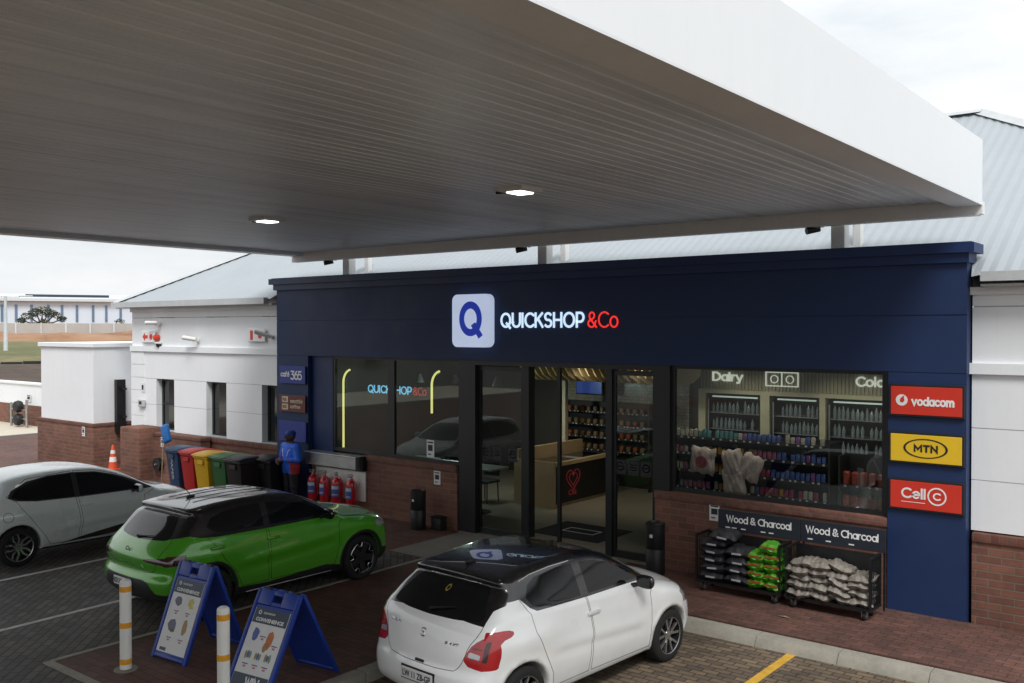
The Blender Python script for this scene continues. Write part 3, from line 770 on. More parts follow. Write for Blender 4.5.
def wheel(parent,name,loc,R,rim,style,side,W=.2):
    s=side
    def T(mb): return mb.xf(Matrix.Translation(Vector(loc))@Matrix.Diagonal((s,1,1,1)))
    w=bpy.data.objects.new(name,None)
    t=MB(); h=W/2
    prof=[(rim-.005,-h*.9),(rim+.02,-h),(R-.03,-h*.97),(R-.008,-h*.8),(R,-h*.55),(R,h*.55),(R-.008,h*.8),(R-.03,h*.97),(rim+.02,h),(rim-.005,h*.88)]
    t.lathe(prof,axis='x',n=48,caps=False)
    for q in(-.045,-.015,.015,.045): t.lathe([(R+.0005,q-.004),(R-.008,q),(R+.0005,q+.004)],axis='x',n=48,caps=False)
    o=T(t).build(name,M['rubber'],parent,smooth=True,world=False,angle=35)
    r=MB()
    r.lathe([(rim+.004,h*.90),(rim+.004,h*.6),(rim-.012,h*.86),(rim-.014,-h*.6),(.01,-h*.55)],axis='x',n=48,caps=False)
    T(r).build('rim_barrel',M['alloydark'],o,smooth=True,world=False,angle=30)
    r=MB(); r.lathe([(rim-.002,h*.93),(rim+.006,h*.97),(rim+.006,h*.88),(rim-.002,h*.84)],axis='x',n=48,caps=False)
    sp=MB(); x0,x1=h*.55,h*.86
    def spoke(a0,r0,a1,r1,w0,w1,mb=sp,d=x1):
        p0=Vector((0,math.cos(a0)*r0,math.sin(a0)*r0)); p1=Vector((0,math.cos(a1)*r1,math.sin(a1)*r1))
        dr=(p1-p0).normalized(); n=Vector((0,-dr.z,dr.y))
        A=[p0-n*w0,p0+n*w0,p1+n*w1,p1-n*w1]
        vs=[(x0,a.y,a.z) for a in A]+[(d-(.012 if k<2 else 0),a.y,a.z) for k,a in enumerate(A)]
        mb.add(vs,[(0,1,2,3),(7,6,5,4),(0,4,5,1),(1,5,6,2),(2,6,7,3),(3,7,4,0)])
    if style=='twin':
        for i in range(5):
            a=i*2*math.pi/5+.3
            for q in(-1,1): spoke(a+q*.10,.05,a+q*.30,rim-.004,.012,.013); 
            spoke(a+.0,.05,a,rim*.45,.012,.005)
        sp.lathe([(.03,x0),(.055,x0+.01),(.05,x1-.012),(.0,x1-.01)],axis='x',n=20)
        T(r).build('rim',M['alloy'],o,smooth=True,world=False); T(sp).build('spokes',M['alloy'],o,world=False)
    elif style=='split':
        for i in range(5):
            a=i*2*math.pi/5+.6
            for q in(-1,1):
                spoke(a+q*.22,.045,a+q*.36,rim*.62,.014,.012); spoke(a+q*.36,rim*.58,a+q*.18,rim-.004,.013,.015)
        sp.lathe([(.03,x0),(.06,x0+.01),(.055,x1-.012),(.0,x1-.01)],axis='x',n=20)
        T(r).build('rim',M['alloy'],o,smooth=True,world=False); T(sp).build('spokes',M['alloy'],o,world=False)
    else:
        path=[]; n=5
        for i in range(n):
            a=i*2*math.pi/n+.5
            for da,rr in((-.42,.92),(-.20,.92),(-.12,.70),(.12,.70),(.20,.92),(.42,.92)): path.append((x1,math.cos(a+da)*rim*rr,math.sin(a+da)*rim*rr))
        sp.tube(path,.0075,6,closed=True)
        bl=MB()
        for i in range(n):
            a=i*2*math.pi/n+.5+math.pi/n
            spoke(a,.04,a,rim-.004,.045,.055,bl,x1-.004)
        bl.lathe([(.03,x0),(.07,x0+.01),(.065,x1-.012),(.0,x1-.01)],axis='x',n=20)
        T(r).build('rim',M['alloydark'],o,smooth=True,world=False); T(sp).build('rim_accent',M['alloy'],o,smooth=True,world=False); T(bl).build('spokes',M['alloydark'],o,world=False)
    return o

def build_car(c,h=.0185):
    """c: description of one car. Local frame: +y forward, origin under the rear axle"""
    root=thing(c['name'],c['label'],'car',c['loc'],None,c.get('rz',0))
    prof=np.array(chaikin(catmull(c['profile'],5),1))
    y0,y1=prof[:,0].min(),prof[:,0].max(); ztop=prof[:,1].max()
    # 2D lookup of the side profile
    gy=np.arange(y0-.45,y1+.45,.012); gz_=np.arange(-.1,ztop+.35,.012)
    YY,ZZ=np.meshgrid(gy,gz_,indexing='ij'); SD=sdpoly(YY,ZZ,prof)
    def look(y,z):
        a=np.clip((y-gy[0])/.012,0,len(gy)-1.001); b=np.clip((z-gz_[0])/.012,0,len(gz_)-1.001)
        i=a.astype(int); j=b.astype(int); a=a-i; b=b-j
        return (SD[i,j]*(1-a)+SD[i+1,j]*a)*(1-b)+(SD[i,j+1]*(1-a)+SD[i+1,j+1]*a)*b
    py,pw=zip(*c['plan']); by,bz=zip(*c['belt']); sz,si=zip(*c['section']); uy,uw=zip(*c['green'])
    wm=max(pw)
    # roof height along the car for tumblehome
    def Wf(y,z):
        base=np.interp(y,py,pw); zb=np.interp(y,by,bz)
        low=np.interp(z-zb*0,sz,si)
        t=np.clip((z-zb)/(c['ztop']-zb),0,1.3)
        up=np.interp(zb,sz,si)+c['ledge']*np.clip((z-zb)/.035,0,1)+np.interp(y,uy,uw)*(t**1.15)
        W=base-np.where(z<zb,low,up)
        for (yy,zz,sy,sz_,amp) in c.get('bumps',[]):
            W=W+amp*np.exp(-((y-yy)/sy)**2-((z-zz)/sz_)**2)
        # crease line along the doors
        for (ya,za,yb,zb_,amp,wd) in c.get('creases',[]):
            tt=np.clip((y-ya)/(yb-ya),0,1); zl=za+(zb_-za)*tt; fade=np.clip(np.minimum(y-ya,yb-y)/.25,0,1)
            W=W+amp*fade*np.exp(-((z-zl)/wd)**2)-amp*fade*np.exp(-((z-zl-wd*1.6)/wd)**2)
        return W
    wy=[0,c['wb']]; zw=c['R']; RA=c['arch']
    # flares
    def f(P_):
        x,y,z=P_[...,0],P_[...,1],P_[...,2]; ax=np.abs(x)
        q=(ax/wm)
        sh=np.interp(y,[y0,y0+.9,y1-1.6,y1-.2],[1,.3,-.2,-1])
        ye=y-np.where(sh>0,sh*c['bow_r'],sh*c['bow_f'])*q**2.6
        ze=z+np.interp(z,[.6,.9],[0,1])*c['crown']*q**2*np.interp(y,[y0,y0+.3,c['hood0'],y1],[.3,1,1,1.5])
        a=look(ye,ze); w=Wf(y,z)
        for yc in wy:
            r=np.sqrt((y-yc)**2+(z-zw)**2); w=w+c['flare']*np.clip(1-np.abs(r-RA-.015)/.05,0,1)**.7*(z>.15)
        b=(ax-w)*.93
        k=np.interp(y,[y0,y0+.25,.4,c['hood0']-.5,c['hood0'],y1],[.10,.085,.075,.08,.10,.16])
        d=smax(a,b,k)
        d=np.maximum(d,.20-z) if False else d
        for yc in wy:
            r=np.sqrt((y-yc)**2+(z-zw)**2)
            d=np.maximum(d,np.minimum(RA-r,ax-(.80*wm-.14)))if False else np.maximum(d,-np.maximum(r-RA,(wm-.30)-ax))
        for cut in c.get('cuts',[]): d=cut(d,x,y,z,ax)
        return d
    xs=np.arange(-wm-.08,wm+.08+h,h); ys=np.arange(y0-.06,y1+.06,h); zs=np.arange(.10,ztop+.06,h)
    X,Y,Z=np.meshgrid(xs,ys,zs,indexing='ij'); F=f(np.stack([X,Y,Z],-1))
    V,Q=surface_nets(F,(xs[0],ys[0],zs[0]),h); del X,Y,Z,F
    V=project(f,V,3)
    Nn=grad(f,V,.006); Nn/=np.maximum(np.linalg.norm(Nn,axis=1),1e-9)[:,None]
    dom={'side':(1,2,lambda n,v:np.abs(n[:,0])>.42),'rear':(0,2,lambda n,v:(n[:,1]<-.24)&(v[:,1]<c['wb']*.35)),'front':(0,2,lambda n,v:(n[:,1]>.2)&(v[:,1]>c['wb']*.5)),'top':(0,1,lambda n,v:(n[:,2]>.35)&(v[:,2]>.8))}
    def sdf(dm,poly,v):
        a,b,_=dom[dm]; pa=v[:,a]; pb=v[:,b]
        if dm in('rear','front','top'):
            pa=np.abs(pa); poly=[(-.4 if abs(q[0])<.02 else q[0],q[1]) for q in poly]
        return sdpoly(pa,pb,poly)
    for _ in range(5):
        A_=np.zeros_like(Nn); fN=Nn[Q].sum(1)
        for j in range(4): np.add.at(A_,Q[:,j],fN)
        Nn=A_/np.maximum(np.linalg.norm(A_,axis=1),1e-9)[:,None]
    zb_=dict(side=lambda n,v:(.42-np.abs(n[:,0]))*.25,
             rear=lambda n,v:np.maximum((n[:,1]+.24)*.25,v[:,1]-c['wb']*.35),
             front=lambda n,v:np.maximum((.2-n[:,1])*.25,c['wb']*.5-v[:,1]),
             top=lambda n,v:np.maximum((.35-n[:,2])*.25,.8-v[:,2]))
    T=np.concatenate([Q[:,[0,1,2]],Q[:,[0,2,3]]]); lab=np.zeros(len(T),int)
    def carve(fld,V,Nn,T,lab,code):
        """cut the still unassigned triangles along the zero line of fld and give the inside the code"""
        s=fld(Nn,V); s=np.where(np.abs(s)<2e-4,2e-4,s); neg=s<0
        cand=lab==0; k=neg[T].sum(1)
        lab=lab.copy(); lab[cand&(k==3)]=code
        mix=cand&(k>0)&(k<3)
        if not mix.any(): return V,Nn,T,lab
        t=T[mix]; kk=k[mix]; nt_=neg[t]
        odd=np.where((kk==1)[:,None],nt_,~nt_).argmax(1)
        r=np.arange(len(t)); A=t[r,odd];B_=t[r,(odd+1)%3];C=t[r,(odd+2)%3]
        E=np.concatenate([np.stack([A,B_],1),np.stack([A,C],1)]); Es=np.sort(E,1)
        U,inv=np.unique(Es,axis=0,return_inverse=True); inv=inv.ravel()
        tt=np.clip(s[U[:,0]]/(s[U[:,0]]-s[U[:,1]]),.01,.99)[:,None]
        nv=V[U[:,0]]*(1-tt)+V[U[:,1]]*tt; nn=Nn[U[:,0]]*(1-tt)+Nn[U[:,1]]*tt; nn/=np.maximum(np.linalg.norm(nn,axis=1),1e-9)[:,None]
        base=len(V); V=np.concatenate([V,nv]); Nn=np.concatenate([Nn,nn])
        ab=base+inv[:len(t)]; ac=base+inv[len(t):]
        T1=np.stack([A,ab,ac],1); T2=np.stack([ab,B_,C],1); T3=np.stack([ab,C,ac],1)
        in1=np.where(kk==1,code,0); in2=np.where(kk==1,0,code)
        T=np.concatenate([T[~mix],T1,T2,T3]); lab=np.concatenate([lab[~mix],in1,in2,in2])
        return V,Nn,T,lab
    def liner(n,v):
        d=np.full(len(v),9.)
        for yc in wy: d=np.minimum(d,np.sqrt((v[:,1]-yc)**2+(v[:,2]-zw)**2)-(RA-.003))
        return np.minimum(d,np.maximum((n[:,2]+.6)*.2,v[:,2]-.42))
    gn_=np.cross(V[T[:,1]]-V[T[:,0]],V[T[:,2]]-V[T[:,0]]); 
    V,Nn,T,lab=carve(liner,V,Nn,T,lab,1)
    for i,(name,mat,shapes,opt) in enumerate(c['regions']):
        for dm,poly in shapes:
            def fld(n,v):
                a=np.maximum(sdf(dm,poly,v),zb_[dm](n,v))
                if 'only' in opt: a=np.maximum(a,opt['only'](v,n))
                return a
            V,Nn,T,lab=carve(fld,V,Nn,T,lab,i+2)
    C_=V[T].mean(1)
    attrs={'seam%d'%i:np.full(len(V),1.0) for i in range(4)}
    for i,(dm,poly) in enumerate(c['seams'][:4]):
        s=sdf(dm,poly,V); ok=zb_[dm](Nn,V)<0
        attrs['seam%d'%i]=np.where(ok,s,np.copysign(1.0,s))
    npmesh('body',V,T[lab==0],c['paint'],root,Nn,attrs)
    npmesh('wheel_arch_liner',V,T[lab==1],M['well'],root,Nn)
    for i,(name,mat,shapes,opt) in enumerate(c['regions']):
        q=lab==i+2
        if not q.any(): continue
        if opt.get('split',False):
            for s_ in(-1,1):
                qq=q&(C_[:,0]*s_>0)
                if qq.any(): npmesh(name,V,T[qq],mat,root,Nn,attrs)
        else: npmesh(name,V,T[q],mat,root,Nn,attrs)
    for yc in wy:
        for s_ in(-1,1): wheel(root,'wheel',(s_*(c['track']-.10),yc,zw),c['R'],c['rim'],c['wheel'],s_,c.get('tyrew',.2))
    # helpers for bolt-ons: point on the body surface
    def surf_y(x,z,rear=True):
        ys_=np.linspace(y0-.1,y1+.1,900) if rear else np.linspace(y1+.1,y0-.1,900)
        P_=np.stack([np.full(900,x),ys_,np.full(900,z)],-1); v=f(P_); i=np.argmax(v<0); return float(ys_[i])
    def surf_x(y,z,s_=1):
        xs_=np.linspace(1.2,0,700)*s_; P_=np.stack([xs_,np.full(700,y),np.full(700,z)],-1); v=f(P_); i=np.argmax(v<0); return float(xs_[i])
    def surf_z(x,y):
        zs_=np.linspace(2,0,900); P_=np.stack([np.full(900,x),np.full(900,y),zs_],-1); v=f(P_); i=np.argmax(v<0); return float(zs_[i])
    # door handles
    for (yy,zz) in c['handles']:
        for s_ in(-1,1):
            x=surf_x(yy,zz,s_); m=MB(); m.rbox(x-.008,x+.03 if s_>0 else x+.008,yy-.10,yy+.10,zz-.017,zz+.017,.012,2) if s_>0 else m.rbox(x-.03,x+.008,yy-.10,yy+.10,zz-.017,zz+.017,.012,2)
            m.build('door_handle',c['plain'],root,smooth=True,world=False)
    # mirrors
    yy,zz=c['mirror']
    for s_ in(-1,1):
        x=surf_x(yy,zz,s_)
        m=MB(); m.cyl((x-s_*.02,yy,zz-.02),(x+s_*.10,yy-.01,zz+.02),.028,.022,12)
        o=m.build('door_mirror',M['ctrim'],root,smooth=True,world=False)
        bm=bmesh.new(); bmesh.ops.create_uvsphere(bm,u_segments=24,v_segments=14,radius=1)
        mb=MB()
        for v in bm.verts:
            a,b,d=v.co; sg=lambda t,p: math.copysign(abs(t)**p,t)
            v.co=(x+s_*.17+sg(a,.7)*.11, yy-.005+ (b*.075 if b>0 else b*.03), zz+.055+sg(d,.75)*.075)
        mb.frombm(bm); bm.free(); mb.build('mirror_shell',c['mirrormat'],o,smooth=True,world=False,angle=70)
        g=MB(); g.rbox(x+s_*.17-.085,x+s_*.17+.085,yy-.039,yy-.034,zz,zz+.11,.002,1); g.build('mirror_glass',M['cglass'],o,world=False)
    # number plate
    px,pz=c['plate']; y=surf_y(px,pz)-.004
    y=min(y,surf_y(px+.2,pz)-.004)
    pl=MB(); pl.rbox(px-.22,px+.22,y-.012,y,pz-.055,pz+.055,.008,1); po=pl.build('number_plate',M['plate'],root,world=False)
    t=textmesh(c['platetext'],px-.195,pz-.032,.39,.064,y-.0125,.002,.02); t.build('plate_text',M['platetxt'],po,world=False)
    fr=MB(); y2=y+.004; fr.box(px-.235,px+.235,y2,y2+.02,pz-.07,pz+.07); fr.build('plate_frame',M['ctrim'],root,world=False)
    # rear wiper
    a,b=c['wiper']; pts=[]
    for t in np.linspace(0,1,7):
        x=a[0]+(b[0]-a[0])*t; z=a[1]+(b[1]-a[1])*t; pts.append((x,surf_y(x,z)-.025,z))
    m=MB(); m.tube(pts,[.018,.012,.01,.009,.008,.008,.007],6); m.build('rear_wiper',M['ctrim'],root,smooth=True,world=False)
    # antenna
    ya,kind=c['antenna']; za=surf_z(0,ya); m=MB()
    m.rbox(-.025,.025,ya-.06,ya+.05,za-.005,za+.03,.012,2)
    m.cyl((0,ya,za+.02),(0,ya-.20,za+.28) if kind=='mast' else (0,ya-.12,za+.06),.006,.004,8)
    m.build('antenna',M['ctrim'],root,smooth=True,world=False)
    return root,surf_y,surf_x,surf_z

def mirror_text(): pass
# ---- white hatchback with black roof, nearest
sw=dict(name='white_hatchback',label='white small hatchback with glossy black roof and red tail lights parked by the kerb',loc=(-6.37,7.205,-.07),rz=-.072,
 profile=[(-.42,.24),(-.52,.26),(-.58,.34),(-.60,.46),(-.59,.56),(-.565,.62),(-.55,.72),(-.53,.82),(-.51,.91),(-.49,.985),(-.45,1.045),(-.375,1.115),(-.23,1.245),(-.09,1.345),(-.125,1.395),(-.10,1.418),(0,1.442),(.25,1.475),(.6,1.50),(.95,1.505),(1.25,1.485),(1.48,1.44),(1.68,1.36),(2.0,1.20),(2.28,1.05),(2.42,1.0),(2.7,.945),(2.95,.86),(3.10,.76),(3.19,.63),(3.24,.48),(3.24,.36),(3.18,.25),(3.0,.20),(2.0,.19),(1.0,.19),(.2,.2)],
 plan=[(-.6,.70),(-.5,.775),(-.3,.825),(0,.853),(.4,.862),(1.0,.858),(1.8,.857),(2.4,.864),(2.7,.852),(2.95,.80),(3.1,.73),(3.25,.60)],
 belt=[(-.6,1.03),(-.2,1.07),(.2,1.07),(1.0,1.035),(2.3,.98),(3.3,.94)], ztop=1.5,
 section=[(.1,.09),(.2,.055),(.30,.025),(.42,.008),(.55,.0),(.70,.001),(.85,.012),(.95,.030),(1.03,.046),(1.1,.06)],
 green=[(-.6,.20),(0,.215),(.8,.20),(1.6,.215),(2.4,.25)], ledge=.022, crown=.05, bow_r=.15, bow_f=.34, hood0=2.4,
 bumps=[(0,.84,.42,.13,.030),(2.45,.78,.40,.13,.022)], creases=[(.35,.62,2.05,.52,-.008,.05)],
 wb=2.45,R=.305,arch=.348,flare=.012,rim=.205,track=.855,wheel='twin',mirror=(1.80,1.03),mirrormat=M['cblack'],
 handles=[(1.05,.90)],plate=(0.0,.475),platetext='LW 11 ZB-GP',wiper=((-.02,1.10),(.26,1.15)),antenna=(.12,'stub'))
M['white_car']=carpaint('white_car_paint',(.84,.86,.86),.3); sw['paint']=M['white_car']; sw['plain']=carpaint('white_trim_paint',(.70,.72,.72),.3,seam=False)
sdl=[(2.30,1.045),(1.02,1.06),(.24,1.085),(.17,1.12),(.0,1.28),(.0,1.315),(.1,1.6),(1.4,1.6),(1.68,1.42),(2.02,1.25)]
sw['regions']=[
 ('rear_window',M['cglass'],[('rear',chaikin([(0,1.045),(.56,1.06),(.63,1.09),(.56,1.2),(.49,1.315),(.42,1.34),(0,1.35)],1,'half'))],{}),
 ('windscreen',M['cglass'],[('front',chaikin([(0,1.06),(.60,1.07),(.63,1.09),(.50,1.37),(.44,1.405),(0,1.425)],1,'half'))],{}),
 ('rear_door_window',M['cglass'],[('side',[(.93,1.085),(.30,1.11),(.20,1.145),(.15,1.22),(.22,1.32),(.35,1.375),(.6,1.40),(.93,1.40)])],{'split':True}),
 ('front_door_window',M['cglass'],[('side',[(1.98,1.075),(1.05,1.085),(1.05,1.398),(1.3,1.37),(1.55,1.30),(1.8,1.185)])],{'split':True}),
 ('reversing_lamp',M['clearlens'],[('rear',[(.575,.765),(.70,.755),(.70,.80),(.585,.815)])],{'split':True}),
 ('lamp_bezel',M['darklens'],[('rear',[(.72,.74),(.765,.735),(.775,.93),(.735,.92)]),('rear',[(.60,.845),(.715,.845),(.715,.86),(.61,.86)])],{'split':True}),
 ('tail_light',M['redlens'],[('rear',chaikin([(.52,.69),(.79,.65),(.90,.72),(.90,1.0),(.78,.975),(.68,.94),(.57,.84)],1,'half')),('side',chaikin([(-.7,.67),(-.40,.65),(-.36,.80),(-.30,.91),(-.12,.94),(-.13,.99),(-.3,1.01),(-.7,.985)],1))],{'split':True}),
 ('headlight',M['clearlens'],[('side',chaikin([(2.82,.72),(3.3,.64),(3.3,.78),(3.0,.85),(2.72,.875)],1)),('front',chaikin([(.40,.62),(.9,.62),(.9,.80),(.60,.82),(.46,.74)],1,'half'))],{'split':True,'only':lambda C,N_:2.6-C[:,1]}),
 ('pillar_trim',M['cblack'],[('side',sdl),('side',[(-.13,1.285),(.04,1.285),(.1,1.6),(-.5,1.6),(-.5,1.17),(-.27,1.14)]),('rear',[(0,1.345),(.9,1.345),(.9,1.6),(0,1.6)]),('rear',[(.44,1.06),(.66,1.04),(.66,1.16),(.80,1.26),(.8,1.5),(.3,1.5)])],{}),
 ('roof',M['cblack'],[('top',[(0,-.6),(.9,-.6),(.9,1.65),(0,1.75)])],{'only':lambda C,N_:1.22-C[:,2]}),
 ('grille',M['ctrim'],[('front',chaikin([(0,.30),(.5,.30),(.52,.42),(.42,.62),(0,.64)],1,'half'))],{'only':lambda C,N_:2.6-C[:,1]}),
]
fd=[(1.02,.30),(2.05,.28),(2.08,.55),(2.06,.88),(2.2,1.05),(1.6,1.36),(1.3,1.45),(1.0,1.47),(1.0,1.03),(1.05,.72)]
rd=[(.98,.30),(.42,.30),(.40,.45),(.24,.76),(.16,.90),(.14,1.08),(.02,1.28),(.1,1.38),(.96,1.47),(.98,1.03),(1.03,.72)]
sw['seams']=[('side',fd),('side',rd),('rear',chaikin([(-.4,.60),(.42,.60),(.50,.66),(.54,.75),(.57,.86),(.66,.98),(.66,1.08),(.52,1.34),(-.4,1.37)],1)),('front',[(0,.74),(.55,.76),(.72,.88),(.68,1.06),(0,1.06)])]
swr,sy,sx,sz_=build_car(sw); swr.scale=(1.025,1.03,1.0)
def rtext(root,sy,txt,x0,z0,w,h,mat,name='lettering',bold=.03,d=.006):
    """lettering that follows the tailgate"""
    m=textmesh(txt,x0,z0,w,h,0,d,bold)
    m.v=[(p[0],sy(p[0],p[2])+(p[1]-.001 if p[1]<-.001 else .002),p[2]) for p in m.v]
    return m.build(name,mat,root,world=False)
rtext(swr,sy,'SUZUKI',-.52,.90,.17,.024,M['chrome']); rtext(swr,sy,'SWIFT',.30,.84,.16,.026,M['chrome'])
rtext(swr,sy,'S',-.035,.845,.07,.085,M['chrome'],'emblem',.0)
m=MB(); m.rbox(-.06,.06,sy(0,.63)-.02,sy(0,.63)+.01,.61,.635,.006,1); m.build('tailgate_handle',M['ctrim'],swr,world=False)
M['yellowp']=paint('yellow_sticker',(.6,.5,.1),.6,world=False)
m=MB(); ring(m,.02,1.265,.016,.027,0,.001,n=20); m.v=[(p[0],sy(p[0],p[2])-.004,p[2]) for p in m.v]; m.build('window_sticker',M['yellowp'],swr,world=False)
# silver drip rail along the roof
for s_ in(-1,1):
    pts=[(sx(y,z,s_)+.004*s_,y,z) for y,z in [(.12,1.372),(.3,1.405),(.6,1.428),(.9,1.43)]]
    m=MB(); m.tube(pts,.006,6); m.build('drip_rail',M['chrome'],swr,smooth=True,world=False)

# ---- green crossover
mk=dict(name='green_crossover',label='bright green crossover with black roof and black wheel arch cladding, tail towards the sandwich boards',loc=(-11.42,7.06,G),rz=-.023,
 profile=[(-.45,.26),(-.60,.30),(-.68,.38),(-.715,.50),(-.71,.585),(-.68,.63),(-.655,.69),(-.68,.77),(-.685,.84),(-.655,.90),(-.60,.965),(-.535,1.02),(-.42,1.12),(-.25,1.295),(-.15,1.345),(-.20,1.39),(-.17,1.415),(-.05,1.435),(.3,1.465),(.75,1.48),(1.2,1.465),(1.5,1.42),(1.75,1.335),(2.05,1.20),(2.3,1.075),(2.45,1.03),(2.8,1.0),(3.15,.93),(3.30,.84),(3.36,.72),(3.38,.55),(3.38,.38),(3.32,.26),(3.1,.21),(2,.2),(1,.2),(.2,.2)],
 plan=[(-.72,.72),(-.6,.79),(-.35,.85),(0,.882),(.4,.875),(1.0,.868),(1.8,.87),(2.4,.885),(2.8,.885),(3.1,.84),(3.25,.78),(3.4,.66)],
 belt=[(-.7,.98),(-.2,1.04),(.2,1.04),(1.0,1.01),(2.3,.98),(3.4,.95)], ztop=1.5,
 section=[(.1,.08),(.2,.05),(.30,.02),(.42,.008),(.55,.006),(.68,.0),(.80,.008),(.90,.018),(.97,.034),(1.03,.05)],
 green=[(-.7,.22),(0,.23),(.8,.20),(1.6,.215),(2.4,.25)], ledge=.02, crown=.045, bow_r=.20, bow_f=.32, hood0=2.45,
 bumps=[(0,.84,.45,.12,.032),(2.56,.82,.42,.12,.025)], creases=[(.3,.55,2.2,.68,-.014,.06)],
 wb=2.56,R=.335,arch=.372,flare=.014,rim=.245,track=.88,wheel='zig',mirror=(1.85,1.05),mirrormat=M['cblack'],tyrew=.215,
 handles=[(.98,.90),(.10,.92)],plate=(-.02,.50),platetext='KD 24 TN GP',wiper=((-.02,1.06),(.30,1.09)),antenna=(.25,'mast'))
M['green_car']=carpaint('green_car_paint',(.075,.37,.016),.22,metal=.1); mk['paint']=M['green_car']; mk['plain']=carpaint('green_trim_paint',(.085,.33,.025),.22,metal=.2,seam=False)
sdl=[(2.34,1.04),(1.0,1.035),(.15,1.05),(-.10,1.07),(-.36,1.14),(-.5,1.2),(-.5,1.6),(.8,1.6),(1.5,1.6),(1.75,1.42),(2.05,1.25)]
mk['regions']=[
 ('rear_window',M['cglass'],[('rear',chaikin([(0,1.02),(.50,1.045),(.58,1.07),(.55,1.16),(.48,1.30),(.40,1.335),(0,1.345)],1,'half'))],{}),
 ('windscreen',M['cglass'],[('front',chaikin([(0,1.065),(.60,1.075),(.64,1.10),(.52,1.38),(.44,1.42),(0,1.44)],1,'half'))],{}),
 ('rear_door_window',M['cglass'],[('side',[(.88,1.075),(.28,1.085),(.10,1.12),(.02,1.18),(.1,1.28),(.3,1.335),(.6,1.365),(.88,1.37)])],{'split':True}),
 ('front_door_window',M['cglass'],[('side',[(2.0,1.07),(.98,1.075),(.98,1.37),(1.25,1.345),(1.55,1.285),(1.8,1.18)])],{'split':True}),
 ('tail_light',M['darklens'],[('rear',chaikin([(.36,.825),(.50,.80),(.95,.77),(.95,.90),(.60,.865),(.42,.85)],1,'half')),('side',chaikin([(-.8,.775),(-.55,.765),(-.42,.80),(-.30,.895),(-.36,.905),(-.8,.88)],1))],{'split':True}),
 ('headlight',M['clearlens'],[('side',chaikin([(2.98,.83),(3.5,.74),(3.5,.83),(3.2,.89),(2.9,.90)],1)),('front',[(.45,.76),(.9,.76),(.9,.86),(.5,.85)])],{'split':True,'only':lambda C,N_:2.8-C[:,1]}),
 ('cladding',M['ctrim'],[('side',[(-.9,.1),(-.9,.42),(-.62,.44),(-.47,.34),(-.47,.1)]),('side',[(.3,.1),(3.5,.1),(3.5,.30),(2.2,.30),(1.9,.36),(.9,.31),(.36,.34)]),('side',circle(0,.335,.425,40)),('side',circle(2.56,.335,.425,40)),('rear',[(0,.1),(.9,.1),(.9,.42),(.62,.42),(.50,.56),(.40,.585),(0,.585)])],{}),
 ('pillar_trim',M['cblack'],[('side',sdl),('rear',[(0,1.34),(.9,1.34),(.9,1.6),(0,1.6)]),('rear',[(.50,1.055),(.9,1.13),(.9,1.5),(.3,1.5)])],{}),
 ('roof',M['cblack'],[('top',[(0,-.7),(.95,-.7),(.95,1.7),(0,1.8)])],{'only':lambda C,N_:1.25-C[:,2]}),
 ('grille',M['ctrim'],[('front',[(0,.70),(.6,.72),(.6,.88),(0,.90)]),('front',[(0,.22),(.9,.22),(.9,.42),(0,.45)])],{'only':lambda C,N_:2.8-C[:,1]}),
]
fd=[(.95,.34),(2.05,.34),(2.12,.60),(2.12,.90),(2.25,1.04),(1.6,1.38),(1.3,1.45),(.93,1.47),(.93,1.02)]
rd=[(.91,.34),(.48,.34),(.40,.55),(.20,.76),(.08,.95),(.0,1.06),(-.05,1.2),(.1,1.40),(.89,1.47),(.89,1.02)]
mk['seams']=[('side',fd),('side',rd),('rear',chaikin([(0,.66),(.50,.66),(.60,.74),(.62,.88),(.66,1.0),(.60,1.10),(.48,1.38),(0,1.41),(0,.9)],1,'half')),('top',[(0,2.36),(.66,2.30),(.70,2.6),(.66,3.1),(.4,3.2),(0,3.22)])]
mkr,sy,sx,sz_=build_car(mk)
for i,ch in enumerate('MOKKA'): rtext(mkr,sy,ch,-.36+i*.17,.725,.045,.035,M['chrome'])
m=MB(); ring(m,0,.905,.040,.050,0,.004,n=28); m.prism([(-.06,.91),(.01,.91),(-.005,.90),(.06,.90),(-.01,.899),(.005,.91)],0,.004); m.v=[(p[0],sy(0,.905)-.006-p[1],p[2]) for p in m.v]; m.build('emblem',M['alloydark'],mkr,world=False)
for x in (-.30,-.12,.12,.30):
    m=MB(); z=1.0; pts=[(x,y,sz_(x,y)+.003) for y in np.linspace(0.1,1.3,8)]; m.tube(pts,.006,5); m.build('roof_rib',M['cblack'],mkr,smooth=True,world=False)
m=MB(); pts=[(x,sy(x,.30)-.004,.30+.05*abs(x/.6)**2) for x in np.linspace(-.55,.55,9)]; m.tube(pts,.010,6); m.build('bumper_strip',M['alloy'],mkr,smooth=True,world=False)
for s_ in(-1,1):
    m=MB(); pts=[(sx(y,.245,s_)+.004*s_,y,.245) for y in np.linspace(.55,2.0,8)]; m.tube(pts,.006,6); m.build('sill_strip',M['alloy'],mkr,smooth=True,world=False)

